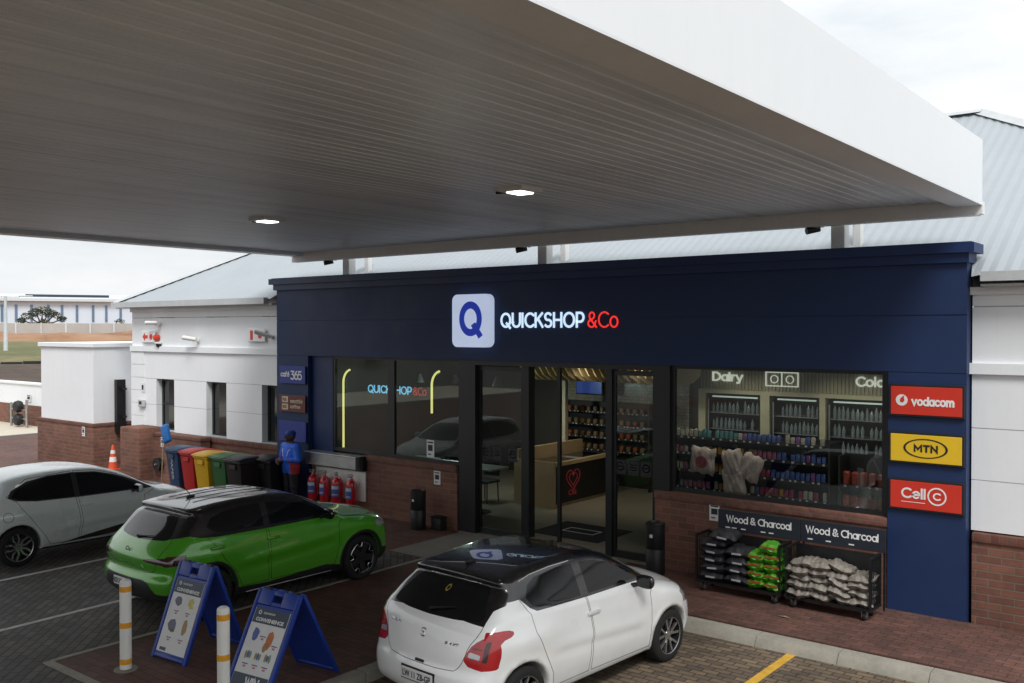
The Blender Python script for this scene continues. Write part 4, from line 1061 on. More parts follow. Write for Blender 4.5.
# ---- silver white hatchback at the far left
cl=dict(name='pale_hatchback',label='pale silver white hatchback with body coloured roof, furthest left of the parked cars',loc=(-16.13,6.74,G),
 profile=[(-.42,.24),(-.55,.27),(-.61,.36),(-.625,.50),(-.60,.60),(-.57,.68),(-.56,.78),(-.54,.88),(-.48,.97),(-.36,1.12),(-.22,1.285),(-.20,1.34),(-.12,1.375),(.1,1.415),(.5,1.445),(.9,1.45),(1.3,1.43),(1.6,1.37),(1.9,1.26),(2.25,1.09),(2.55,.965),(2.7,.935),(2.95,.88),(3.2,.79),(3.35,.68),(3.42,.55),(3.43,.38),(3.36,.25),(3.1,.2),(2,.19),(1,.19),(.2,.2)],
 plan=[(-.64,.70),(-.5,.77),(-.3,.82),(0,.85),(.4,.855),(1.0,.848),(1.8,.85),(2.5,.865),(2.8,.85),(3.1,.79),(3.3,.70),(3.44,.58)],
 belt=[(-.6,.93),(-.2,.98),(.2,.975),(1.0,.94),(2.3,.90),(3.4,.86)], ztop=1.42,
 section=[(.1,.09),(.2,.055),(.30,.02),(.42,.004),(.55,.006),(.68,.004),(.80,.012),(.88,.03),(.95,.045),(1.02,.06)],
 green=[(-.7,.24),(0,.23),(.8,.20),(1.6,.215),(2.4,.26)], ledge=.016, crown=.05, bow_r=.19, bow_f=.36, hood0=2.6,
 bumps=[(-.05,.80,.42,.13,.04),(2.6,.72,.40,.13,.022)], creases=[(.5,.40,2.1,.50,-.014,.06)],
 wb=2.59,R=.31,arch=.350,flare=.012,rim=.215,track=.855,wheel='split',mirror=(1.95,.95),mirrormat=None,
 handles=[(1.12,.83)],plate=(0,.60),platetext='FH 18 RJ GP',wiper=((-.02,1.02),(.28,1.06)),antenna=(-.02,'mast'))
M['silver_car']=carpaint('pale_silver_paint',(.74,.79,.79),.28,metal=.05); cl['paint']=M['silver_car']; cl['plain']=cl['mirrormat']=carpaint('silver_trim_paint',(.70,.75,.75),.28,metal=.05,seam=False)
sdl=[(2.42,.955),(1.0,.965),(.30,.99),(.0,1.03),(-.12,1.09),(-.05,1.19),(.2,1.30),(.55,1.355),(.95,1.365),(1.35,1.335),(1.7,1.245)]
cl['regions']=[
 ('rear_window',M['cglass'],[('rear',chaikin([(0,1.0),(.46,1.0),(.56,1.05),(.50,1.16),(.42,1.27),(0,1.29)],1,'half'))],{}),
 ('windscreen',M['cglass'],[('front',chaikin([(0,.99),(.62,1.0),(.66,1.02),(.52,1.30),(.44,1.34),(0,1.365)],1,'half'))],{}),
 ('rear_door_window',M['cglass'],[('side',[(.93,.985),(.35,1.005),(.05,1.04),(-.06,1.09),(.0,1.18),(.22,1.28),(.55,1.335),(.93,1.345)])],{'split':True}),
 ('front_door_window',M['cglass'],[('side',[(2.15,.975),(1.02,.985),(1.02,1.345),(1.35,1.315),(1.65,1.235),(1.9,1.125)])],{'split':True}),
 ('tail_light',M['redlens'],[('rear',chaikin([(.36,.80),(.50,.76),(.95,.74),(.95,.90),(.60,.90),(.42,.86)],1,'half')),('side',chaikin([(-.8,.76),(-.5,.76),(-.34,.80),(-.26,.87),(-.36,.90),(-.8,.90)],1))],{'split':True}),
 ('headlight',M['clearlens'],[('side',chaikin([(2.9,.74),(3.5,.60),(3.5,.72),(3.2,.80),(2.72,.86)],1)),('front',chaikin([(.40,.60),(.9,.60),(.9,.76),(.60,.78),(.46,.70)],1,'half'))],{'split':True,'only':lambda C,N_:2.7-C[:,1]}),
 ('window_trim',M['ctrim'],[('side',sdl)],{'split':True}),
 ('side_moulding',M['cblack'],[('side',[(.62,.25),(2.1,.30),(2.12,.44),(1.8,.42),(1.1,.33)])],{'split':True}),
 ('grille',M['ctrim'],[('front',chaikin([(0,.28),(.5,.28),(.55,.42),(.42,.6),(0,.62)],1,'half'))],{'only':lambda C,N_:2.8-C[:,1]}),
]
fd=[(1.0,.27),(2.08,.27),(2.14,.60),(2.14,.86),(2.42,.955),(1.7,1.26),(1.35,1.36),(.98,1.39),(.98,.95),(1.04,.6)]
rd=[(.96,.27),(.50,.27),(.42,.42),(.20,.72),(.06,.90),(-.0,1.02),(-.14,1.10),(.2,1.34),(.94,1.39),(.94,.95),(1.0,.6)]
cl['seams']=[('side',fd),('side',rd),('rear',chaikin([(0,.62),(.45,.64),(.56,.76),(.60,.92),(.62,1.0),(.45,1.29),(0,1.33),(0,.9)],1,'half')),('side',circle(-.16,.80,.075,20))]
clr,sy,sx,sz_=build_car(cl)
# ================================================================== SHOP SIGNS
M['qwhite']=emit('sign_white_face',(.62,.72,.95),.62)
M['qblue']=emit('sign_blue',(.01,.035,.42),.55)
M['ledwhite']=emit('led_white',(.62,.82,1.0),1.0)
M['ledred']=emit('led_red',(1.0,.04,.03),.9)
M['neony']=emit('neon_yellow',(.95,.92,.30),1.1)
M['neonb']=emit('neon_blue',(.22,.66,1.0),1.0)
M['neonr']=emit('neon_red',(.8,.05,.06),.5)
M['sred']=paint('sign_red',(.62,.035,.018),.4,var=.05,scale=2)
M['syellow']=paint('sign_yellow',(.78,.50,.02),.4,var=.05,scale=2)
M['sblack']=paint('sign_black',(.010,.010,.012),.5)
M['swhite']=paint('sign_white',(.80,.80,.80),.5,var=.03)
M['sblue']=paint('sign_blue_panel',(.010,.035,.26),.4,var=.06,scale=2)
M['sbrown']=paint('sign_brown',(.115,.020,.018),.45,var=.06,scale=2)
M['scream']=paint('sign_cream',(.62,.52,.38),.5)
M['dkboard']=paint('dark_board',(.012,.016,.028),.5,var=.15,scale=3)

q=thing('logo_sign','rounded white illuminated sign with a blue letter Q on the navy fascia','sign',(-11.28,12.99,3.95))
m=MB(); m.prism(rrect(-11.61,-10.71,3.47,4.43,.12),12.86,12.99); m.build('sign_box',M['qwhite'],q)
m=MB(); ring(m,-11.16,3.985,.185,.315,12.845,12.862,sx=.84,n=48)
m.prism([(-11.14,3.86),(-11.05,3.92),(-10.87,3.69),(-10.96,3.63)],12.842,12.858)
m.build('letter_q',M['qblue'],q)
q=thing('shop_name_sign','illuminated white and red shop name lettering on the navy fascia','sign',(-9.4,12.98,3.8))
m=sfont('QUICKSHOP',-10.56,3.82,1.80,.27,12.985,.010,.145,.24); m.build('white_lettering',M['ledwhite'],q)
m=sfont('&Co',-8.70,3.82,.60,.27,12.985,.010,.10,.2); m.build('red_lettering',M['ledred'],q)

def panel(name,label,x0,x1,z0,z1,mat,frame=True,y=12.995,d=.045,cat='sign',group=None):
    t=thing(name,label,cat,((x0+x1)/2,y,(z0+z1)/2),group)
    if frame:
        m=MB(); m.rbox(x0-.03,x1+.03,y-d+.008,y+.02,z0-.03,z1+.03,.008,1); m.build('sign_frame',M['sblack'],t)
    m=MB(); m.rbox(x0,x1,y-d,y-d+.03,z0,z1,.004,1); m.build('sign_face',mat,t)
    return t,y-d
t,y=panel('wall_sign','red sign with white speech mark logo, topmost on the right navy pillar',-3.82,-2.94,2.67,3.04,M['sred'])
m=sfont('vodacom',-3.56,2.79,.53,.12,y,.004,.20,.22); m.build('lettering',M['swhite'],t)
m=MB(); m.prism(circle(-3.68,2.86,.075,24),y-.004,y); m.build('logo_disc',M['swhite'],t)
m=MB(); m.prism(chaikin([(-3.70,2.88),(-3.665,2.91),(-3.64,2.93),(-3.655,2.895),(-3.64,2.855),(-3.665,2.825),(-3.70,2.835)],1),y-.007,y-.0045); m.build('logo_drop',M['sred'],t)
t,y=panel('wall_sign','yellow sign with black oval outline, middle of the right navy pillar',-3.82,-2.94,2.05,2.41,M['syellow'])
m=sfont('MTN',-3.525,2.185,.30,.10,y,.004,.24,.32); m.build('lettering',M['sblack'],t)
m=MB(); ring(m,-3.38,2.235,.115,.128,y-.004,y,sx=2.15,n=48); m.build('logo_oval',M['sblack'],t)
t,y=panel('wall_sign','red sign with white ringed letter C, lowest on the right navy pillar',-3.82,-2.94,1.43,1.79,M['sred'])
m=sfont('Cell',-3.68,1.565,.31,.14,y,.004,.17,.22); m.build('lettering',M['swhite'],t)
m=MB(); ring(m,-3.235,1.62,.098,.117,y-.004,y,n=36); m.build('logo_ring',M['swhite'],t)
m=sfont('C',-3.285,1.57,.095,.10,y,.004,.2); m.build('ring_letter',M['swhite'],t)
m=MB(); m.box(-3.68,-3.38,y-.003,y,1.515,1.522); m.build('underline',M['swhite'],t)

t,y=panel('wall_sign','blue cafe sign on the left navy pillar, above the brown one',-16.80,-15.92,2.62,3.0,M['sblue'],False)
m=sfont('café',-16.74,2.76,.30,.12,y,.004,.17); m.build('small_lettering',M['swhite'],t)
m=sfont('365',-16.40,2.70,.38,.20,y,.004,.15,.12); m.build('large_lettering',M['swhite'],t)
t,y=panel('wall_sign','brown sign with cream lettering on the left navy pillar',-16.80,-15.92,2.0,2.37,M['sbrown'],False)
m=sfont('seattle',-16.42,2.20,.42,.085,y,.004,.17); m.v+=[]; m.build('lettering',M['scream'],t)
m=sfont('coffee',-16.42,2.08,.34,.085,y,.004,.17); m.build('lettering',M['scream'],t)
m=MB()
for cz in (2.11,2.27):
    m.prism(rrect(-16.70,-16.49,cz-.065,cz+.065,.02,3),y-.004,y)
m.build('logo_tiles',M['scream'],t)
m=textmesh('RB',-16.67,2.235,.13,.07,y-.004,.003,.02); m.build('logo_letters',M['sbrown'],t)
m=textmesh('BS',-16.67,2.075,.13,.07,y-.004,.003,.02); m.build('logo_letters',M['sbrown'],t)
t,y=panel('wall_sign','plain blue panel on the left navy pillar behind the attendant',-16.82,-15.90,1.36,1.80,M['sblue'],False)

for i,(x0,x1,tx,lab) in enumerate(((-6.24,-5.01,-6.11,'black header board reading Wood and Charcoal over the cart of charcoal bags'),(-5.00,-3.86,-4.93,'black header board reading Wood and Charcoal over the cart of firewood sacks'))):
    t=thing('header_board',lab,'sign',((x0+x1)/2,12.62,.9))
    m=MB(); m.rbox(x0,x1,12.60,12.63,.87,1.17,.004,1); m.build('board',M['dkboard'],t)
    m=sfont('Wood & Charcoal',tx,1.0,.98,.105,12.60,.004,.15,.17); m.build('lettering',M['swhite'],t)
    m=MB()
    for dx in ((.12,.22,.36,.66,.78),(.10,.35,.66))[i]: m.box(x0+dx,x0+dx+.07,12.594,12.60,.915,.93)
    m.build('price_tags',M['paper'],t)
    m=MB(); m.box(x0+.02,x0+.04,12.63,12.65,.1,1.1); m.box(x1-.04,x1-.02,12.63,12.65,.1,1.1); m.build('support',M['blackm'],t)
def notice(x,z,lab,y=13.03,w=.17,h=.26):
    t=thing('notice',lab,'notice',(x,y,z))
    m=MB(); m.rbox(x-w/2,x+w/2,y-.006,y,z-h/2,z+h/2,.003,1); m.build('sheet',M['paper'],t)
    m=MB(); m.box(x-w*.3,x+w*.3,y-.009,y-.006,z-h*.12,z+h*.22); m.box(x-w*.36,x+w*.36,y-.009,y-.006,z+h*.32,z+h*.40); m.box(x-w*.3,x+w*.1,y-.009,y-.006,z-h*.35,z-h*.28); m.build('print',M['sticker'],t)
notice(-6.42,1.02,'small white notice on brick left of the wood and charcoal boards',13.033)
notice(-12.15,.98,'small white notice on brick under the left shop window',13.033)
notice(-12.42,1.50,'white poster taped inside the left shop window pane',13.135,.20,.34)
notice(-21.2,1.0,'small white notice on the low brick wall beside the bins',12.80,.14,.24)
notice(-24.9,1.02,'small white notice on the brick base of the white enclosure',12.69,.16,.26)

# ================================================================== CHARCOAL AND WOOD CARTS
M['bagdark']=paint('charcoal_bag_paper',(.022,.022,.027),.55,var=.4,scale=14,world=False,bmp=.6,bscale=30)
M['baggreen']=paint('green_bag_plastic',(.08,.33,.02),.38,var=.3,scale=10,world=False,bmp=.5,bscale=25)
M['woodbag']=paint('firewood_sack',(.20,.18,.155),.5,var=.6,scale=16,world=False,bmp=.8,bscale=35)
M['bagprint']=paint('bag_print',(.40,.40,.40),.6,var=.3,scale=20,world=False)
def bag(w,d,h,seed,lump=.10):
    """a lying filled bag: pillow shape with pinched ends"""
    r=random.Random(seed); nx,ny=16,9; vs=[];fs=[]
    ph=[r.uniform(0,6.28) for _ in range(6)]
    for side in(1,-1):
        for i in range(nx+1):
            for j in range(ny+1):
                u=i/nx*2-1; v=j/ny*2-1
                e=(1-abs(u)**5)**.5 if abs(u)<1 else 0; g=(1-abs(v)**5)**.5 if abs(v)<1 else 0
                z=side*h/2*e*g*(1+lump*math.sin(u*6+ph[0])*math.cos(v*4+ph[1])+lump*.9*math.sin(u*13+ph[2]+v*5)+lump*.5*math.sin(v*12+ph[3]+u*9))
                vs.append((u*w/2*(1-.04*math.cos(v*5+ph[4])),v*d/2*(1-.06*math.cos(u*7+ph[5])),z+.012*math.sin(u*3+ph[4])))
    k=(nx+1)*(ny+1)
    for i in range(nx):
        for j in range(ny):
            a=i*(ny+1)+j; fs.append((a,a+ny+1,a+ny+2,a+1)); fs.append((k+a,k+a+1,k+a+ny+2,k+a+ny+1))
    return MB().add(vs,fs)
def place(mb,name,mat,loc,rot,label,cat,group,extra=None):
    o=mb.build(name,mat,None,smooth=True,weld=True,angle=60); o.location=loc; o.rotation_euler=rot
    tag(o,label,cat,group)
    if extra: extra(o)
    return o
def cart(x0,x1,label):
    t=thing('stock_cart',label,'cart',((x0+x1)/2,12.5,G)); y0,y1=12.20,12.62; z0=.17
    m=MB(); m.box(x0,x1,y0,y1,z0,z0+.035); m.build('deck',M['blackm'],t)
    for xx in (x0,x1-.03):
        m=MB(); m.box(xx,xx+.03,y0,y0+.03,z0+.035,.86); m.box(xx,xx+.03,y1-.03,y1,z0+.035,.86); m.box(xx,xx+.03,y0+.03,y1-.03,.83,.86)
        for q in range(7): m.box(xx+.01,xx+.02,y0+.04+q*.052,y0+.048+q*.052,z0+.035,.83)
        m.build('end_frame',M['blackm'],t)
    m=MB(); m.box(x0+.03,x1-.03,y1-.02,y1,z0+.035,.84); m.build('back_panel',M['blackm'],t)
    for xx in (x0+.1,x1-.1):
        for yy in (y0+.07,y1-.07):
            m=MB(); m.lathe([(.012,-.02),(.06,-.016),(.064,0),(.06,.016),(.012,.02)],(xx,yy,G+.066),'x',20); c=m.build('castor',M['rubber'],t,smooth=True)
            m=MB(); m.box(xx-.035,xx-.028,yy-.03,yy+.03,G+.05,z0); m.box(xx+.028,xx+.035,yy-.03,yy+.03,G+.05,z0); m.cyl((xx-.03,yy,G+.066),(xx+.03,yy,G+.066),.035,n=12); m.build('fork',M['steel'],c)
cart(-6.40,-5.13,'black wheeled cart stacked with dark and green charcoal bags')
cart(-5.06,-3.92,'black wheeled cart stacked with grey firewood sacks')
def darkprint(o):
    m=MB(); m.box(-.07,.07,-.212,-.205,-.012,.012); m.xf(Matrix.Rotation(0,4,'X')).build('bag_label',M['bagprint'],o,world=False)
gd='dark charcoal bags on the left cart'; r=random.Random(3)
for k in range(5):
    place(bag(.37,.40,.128,k),'charcoal_bag',M['bagdark'],(-6.16+r.uniform(-.02,.02),12.40,.27+k*.118),(r.uniform(-.05,.05),r.uniform(-.06,.06),r.uniform(-.1,.1)),'dark charcoal bag in the left stack of the left cart','charcoal bag',gd+', left stack',darkprint)
place(bag(.38,.38,.13,77),'charcoal_bag',M['bagdark'],(-6.0,12.36,.865),(.05,.12,.15),'loose dark charcoal bag lying on top of the left stack','charcoal bag',None,darkprint)
for k in range(4):
    place(bag(.35,.40,.138,20+k),'charcoal_bag',M['bagdark'],(-5.78+r.uniform(-.02,.02),12.40,.275+k*.128),(r.uniform(-.05,.05),r.uniform(-.06,.06),r.uniform(-.1,.1)),'dark charcoal bag in the stack beside the green bags','charcoal bag',gd+', right stack',darkprint)
M['firegold']=paint('bag_red_band',(.30,.07,.02),.5,var=.6,scale=30,world=False)
def grprint(o):
    m=MB(); m.box(-.10,.10,-.196,-.186,.02,.045); m.build('bag_label',M['firegold'],o,world=False)
for k in range(4):
    place(bag(.25,.38,.128,40+k),'charcoal_bag',M['baggreen'],(-5.50+r.uniform(-.01,.01),12.38,.27+k*.122),(r.uniform(-.05,.05),r.uniform(-.05,.05),r.uniform(-.06,.06)),'bright green charcoal bag in the left green stack','charcoal bag','green charcoal bags, left stack',grprint)
for k in range(4):
    place(bag(.23,.38,.128,50+k),'charcoal_bag',M['baggreen'],(-5.255+r.uniform(-.01,.01),12.38,.27+k*.122),(r.uniform(-.05,.05),r.uniform(-.05,.05),r.uniform(-.06,.06)),'bright green charcoal bag in the right green stack','charcoal bag','green charcoal bags, right stack',grprint)
place(bag(.27,.38,.14,60),'charcoal_bag',M['baggreen'],(-5.31,12.38,.775),(0,.05,.05),'topmost bright green charcoal bag with a red top edge','charcoal bag',None,grprint)
gw='firewood sacks on the right cart'
rows=[(.26,[(-4.86,0),(-4.60,.0),(-4.33,.15),(-4.10,.05)]),(.36,[(-4.88,.0),(-4.62,0),(-4.36,.22),(-4.09,.10)]),(.46,[(-4.86,.02),(-4.60,.02),(-4.34,.30),(-4.10,-.05)]),(.56,[(-4.88,-.02),(-4.63,-.05),(-4.37,.2),(-4.08,-.1)]),(.655,[(-4.83,0),(-4.60,.08),(-4.35,.25)])]
for i,(z,row) in enumerate(rows):
    for j,(x,ry) in enumerate(row):
        place(bag(.31,.38,.112,100+i*7+j,.2),'firewood_sack',M['woodbag'],(x,12.38+r.uniform(-.03,.03),z),(r.uniform(-.08,.08),ry+r.uniform(-.05,.05),r.uniform(-.2,.2)),'grey white plastic firewood sack in the pile on the right cart','firewood sack',gw)

for o_ in list(COL.objects):
    if o_.parent is None and o_.name.split('.')[0] in ('header_board','stock_cart','charcoal_bag','firewood_sack'): o_.location.x+=.09
# ================================================================== BINS AT THE DOOR
def litter(x,y,h,lab,lidm=None):
    t=thing('litter_bin',lab,'bin',(x,y,G))
    m=MB(); m.lathe([(.135,G),(.145,G+.02),(.145,G+h*.48),(.139,G+h*.49),(.139,G+h*.50),(.145,G+h*.51),(.145,G+h*.93)],(x,y,0),n=32); m.build('bin_body',M['blackp'],t,smooth=True)
    m=MB(); m.lathe([(.150,G+h*.93),(.152,G+h*.97),(.12,G+h*.99),(.11,G+h*.95),(0,G+h*.94)],(x,y,0),n=32); m.build('bin_rim',M['blackp'],t,smooth=True)
    m=MB(); m.rbox(x-.02,x+.03,y-.15,y-.14,G+h*.72,G+h*.78,.003,1); m.build('bin_badge',M['paper'],t)
litter(-12.33,12.70,.74,'black cylindrical litter bin against brick left of the shop door')
litter(-7.18,12.58,.82,'black cylindrical litter bin right of the shop door')
t=thing('floor_box','small black box on the ground between the litter bin and the door frame','box',(-11.98,12.9,G))
m=MB(); m.rbox(-12.10,-11.86,12.80,12.98,G,G+.22,.02,2); m.build('box_body',M['blackp'],t,smooth=True)
m=MB(); m.rbox(-12.11,-11.85,12.79,12.99,G+.22,G+.25,.008,1); m.build('box_lid',M['blackm'],t)

# ================================================================== FIRE EXTINGUISHERS
M['extred']=paint('extinguisher_red',(.50,.012,.022),.25,var=.1,scale=8,world=False,coat=.6)
M['extlabel']=paint('extinguisher_label',(.50,.52,.60),.5,world=False)
M['extblue']=paint('label_blue',(.05,.09,.30),.5,world=False)
t=thing('extinguisher_board','white backing board behind the four fire extinguishers','board',(-14.8,13.02,.62))
m=MB(); m.rbox(-15.62,-14.10,12.985,13.03,.30,.90,.01,1); m.build('board',M['whitep'],t)
m=MB(); m.rbox(-15.35,-14.9,12.80,12.985,.17,.20,.01,1); m.rbox(-14.75,-14.25,12.80,12.985,.17,.20,.01,1); m.build('foot_shelf',M['whitep'],t)
def ext():
    t=thing('fire_extinguisher','x','fire extinguisher',(0,0,0),'fire extinguishers under the steel counter')
    m=MB(); m.lathe([(.085,0),(.09,.01),(.09,.40),(.083,.44),(.06,.475),(.03,.49),(.028,.51)],n=28); m.build('cylinder',M['extred'],t,smooth=True,world=False)
    m=MB(); m.cyl((0,0,.50),(0,0,.545),.024,n=14); m.rbox(-.012,.012,-.09,.05,.545,.562,.004,1); m.rbox(-.012,.012,-.10,.02,.585,.60,.004,1); m.box(-.01,.01,.01,.03,.56,.59); m.build('valve_lever',M['steel'],t,world=False)
    m=MB(); m.tube([(.02,0,.53),(.07,-.02,.52),(.115,-.02,.44),(.118,-.02,.30),(.105,-.02,.14),(.10,-.02,.10)],[.009]*4+[.011,.014],8); m.build('hose',M['extred'],t,smooth=True,world=False)
    def patch(r,a0,a1,z0,z1,n,mat):
        vs=[];fs=[]
        for i in range(13):
            a=rad(a0+(a1-a0)*i/12); vs+=[(r*math.cos(a),r*math.sin(a),z0),(r*math.cos(a),r*math.sin(a),z1)]
        fs=[(2*i,2*i+2,2*i+3,2*i+1) for i in range(12)]
        MB().add(vs,fs).build(n,mat,t,smooth=True,world=False)
    patch(.0912,215,325,.15,.36,'label',M['extblue']); patch(.0920,222,318,.29,.35,'label_band',M['extlabel']); patch(.0920,230,310,.18,.20,'label_band',M['extlabel'])
    return t
e0=ext(); pos=[(-15.55,'leftmost fire extinguisher, next to the navy pillar'),(-15.17,'second fire extinguisher from the navy pillar'),(-14.80,'third fire extinguisher from the navy pillar'),(-14.36,'rightmost fire extinguisher, nearest the bare brick')]
for i,(x,l) in enumerate(pos):
    o=e0 if i==0 else copy_tree(e0)
    o.scale=(1.2,1.2,1.1); o.location=(x,12.85,.20); o['label']=l; o.rotation_euler=(0,0,[.3,-.2,.4,0][i])

# ================================================================== WHEELIE BINS
def wheelie(loc,rz,mat,lidmat,label,mark=None):
    t=thing('wheelie_bin',label,'wheelie bin',loc,'wheeled refuse bins in a row',rz)
    m=MB()
    def ringp(w,d,z,yo=0): return [(-w/2,-d/2+yo,z),(w/2,-d/2+yo,z),(w/2,d/2+yo,z),(-w/2,d/2+yo,z)]
    lv=[ringp(.44,.50,.05,.03),ringp(.46,.52,.10,.02),ringp(.56,.66,.92),ringp(.585,.70,.93),ringp(.585,.70,.98),ringp(.56,.67,.98)]
    vs=sum(lv,[]); fs=[(3,2,1,0)]
    for i in range(5):
        for j in range(4): fs.append((i*4+j,i*4+(j+1)%4,(i+1)*4+(j+1)%4,(i+1)*4+j))
    fs.append((20,21,22,23))
    bm=bmesh.new(); V_=[bm.verts.new(v) for v in vs]; [bm.faces.new([V_[i] for i in f]) for f in fs]
    bmesh.ops.recalc_face_normals(bm,faces=bm.faces)
    bmesh.ops.bevel(bm,geom=bm.edges[:],offset=.014,segments=2,affect='EDGES',profile=.6); m.frombm(bm); bm.free()
    m.rbox(-.12,.12,-.355,-.335,.80,.90,.01,1)
    m.build('bin_body',mat,t,smooth=True,world=False)
    l=MB(); n=9; vs=[]
    for i in range(n):
        y=-.38+.78*i/(n-1); z=1.0+.055*math.sin(math.pi*min(1,(i+.5)/(n-1)))
        vs+=[(-.30,y,.985),(-.29,y,z-.01),(-.25,y,z+.012),(.25,y,z+.012),(.29,y,z-.01),(.30,y,.985)]
    fs=[(i*6+j,i*6+j+1,(i+1)*6+j+1,(i+1)*6+j) for i in range(n-1) for j in range(5)]+[tuple(range(6)),tuple((n-1)*6+j for j in range(5,-1,-1))]
    l.add(vs,fs); l.rbox(-.26,.26,-.41,-.37,.985,1.01,.01,1)
    l.build('lid',lidmat,t,smooth=True,world=False,angle=50)
    h=MB(); h.cyl((-.26,.42,.99),(.26,.42,.99),.018,n=10); h.box(-.2,-.17,.34,.42,.95,1.0); h.box(.17,.2,.34,.42,.95,1.0); h.build('handle',mat,t,smooth=True,world=False)
    for s_ in(-1,1):
        w_=MB(); w_.lathe([(.02,-.025),(.095,-.022),(.10,0),(.095,.022),(.02,.025)],(s_*.255,.27,.10),'x',24); w_.build('wheel',M['rubber'],t,smooth=True,world=False)
    if mark:
        mm=textmesh(mark,-.2,-.05,.4,.10,0,.002,.02); mm.v=[(.0+p[2]*1.0, -.3455+p[1]-(.9-.55)*0, .55-p[0]*1.2) for p in mm.v]
        mm.v=[(x_, -(.26+ (z_-.10)/.82*.07)-.012+ (0), z_) for x_,y_,z_ in mm.v]
        mm.build('lettering',M['swhite'],t,world=False)
    return t
def bp(n,c): M[n]=paint(n,c,.42,var=.12,scale=5,world=False,bmp=.05); return M[n]
wheelie((-19.35,12.25,G),-.1,bp('bin_blue',(.018,.06,.135)),M['bin_blue'],'dark blue wheelie bin, furthest from the shop',mark='PAPER')
wheelie((-18.68,12.20,G),-.08,bp('bin_red',(.52,.018,.02)),M['bin_red'],'red wheelie bin between the blue and the yellow')
wheelie((-18.02,12.12,G),-.05,bp('bin_yellow',(.72,.42,.012)),M['bin_yellow'],'yellow wheelie bin beside the green one')
wheelie((-17.42,12.14,G),-.05,bp('bin_green',(.03,.13,.04)),M['bin_green'],'dark green wheelie bin between the yellow and the black')
wheelie((-16.85,12.12,G),-.03,bp('bin_black',(.014,.013,.013)),M['bin_black'],'black wheelie bin, left one of the two by the navy pillar')
wheelie((-16.52,12.55,G),.1,M['bin_black'],M['bin_black'],'black wheelie bin, nearest the attendant in blue')
M['brushblue']=paint('brush_blue',(.015,.16,.50),.4,var=.2,scale=15,world=False)
M['wood']=paint('wood_pole',(.30,.22,.14),.7,var=.2,scale=12,world=False)
t=thing('squeegee','long handled squeegee with blue head propped upright against the blue bin','squeegee',(-19.0,11.7,G))
m=MB(); m.cyl((-19.2,11.55,G),(-19.75,11.95,1.45),.013,n=8); m.build('pole',M['wood'],t,smooth=True)
m=MB(); m.rbox(-.13,.13,-.05,.05,-.21,.21,.05,3); m.xf(Matrix.Translation((-19.40,11.80,1.42))@Matrix.Rotation(-.35,4,'Y')); m.build('head',M['brushblue'],t,smooth=True)

# ================================================================== BOLLARDS AND SANDWICH BOARDS
M['bolwhite']=paint('bollard_white',(.82,.81,.77),.5,var=.06,scale=4,world=False,streak=.3)
M['bolyel']=paint('reflective_yellow_tape',(.80,.36,.03),.4,var=.1,scale=9,world=False)
def bollard():
    t=thing('bollard','x','bollard',(0,0,0),'white bollards with yellow bands')
    m=MB(); r=.062; m.lathe([(r,0),(r,.965),(r*.92,.985),(r*.6,1.0),(0,1.004)],n=28); m.build('pole',M['bolwhite'],t,smooth=True,world=False)
    for z in (.10,.50,.90):
        m=MB(); m.lathe([(r+.0005,z-.03),(r+.002,z-.03),(r+.002,z+.03),(r+.0005,z+.03)],n=28,caps=False); m.build('band',M['bolyel'],t,smooth=True,world=False)
    m=MB(); m.lathe([(.13,0),(.125,.012),(.09,.018),(.0,.02)],n=20); m.build('base_collar',M['conc'],t,smooth=True,world=False)
    return t
b0=bollard(); b0.location=(-9.75,5.43,G); b0['label']='white bollard with yellow bands behind the left sandwich board'
b1=copy_tree(b0); b1.location=(-8.03,5.50,G); b1['label']='white bollard with yellow bands beside the right sandwich board'
b0['label']='white yellow banded bollard nearest the green car, left of both sandwich boards'

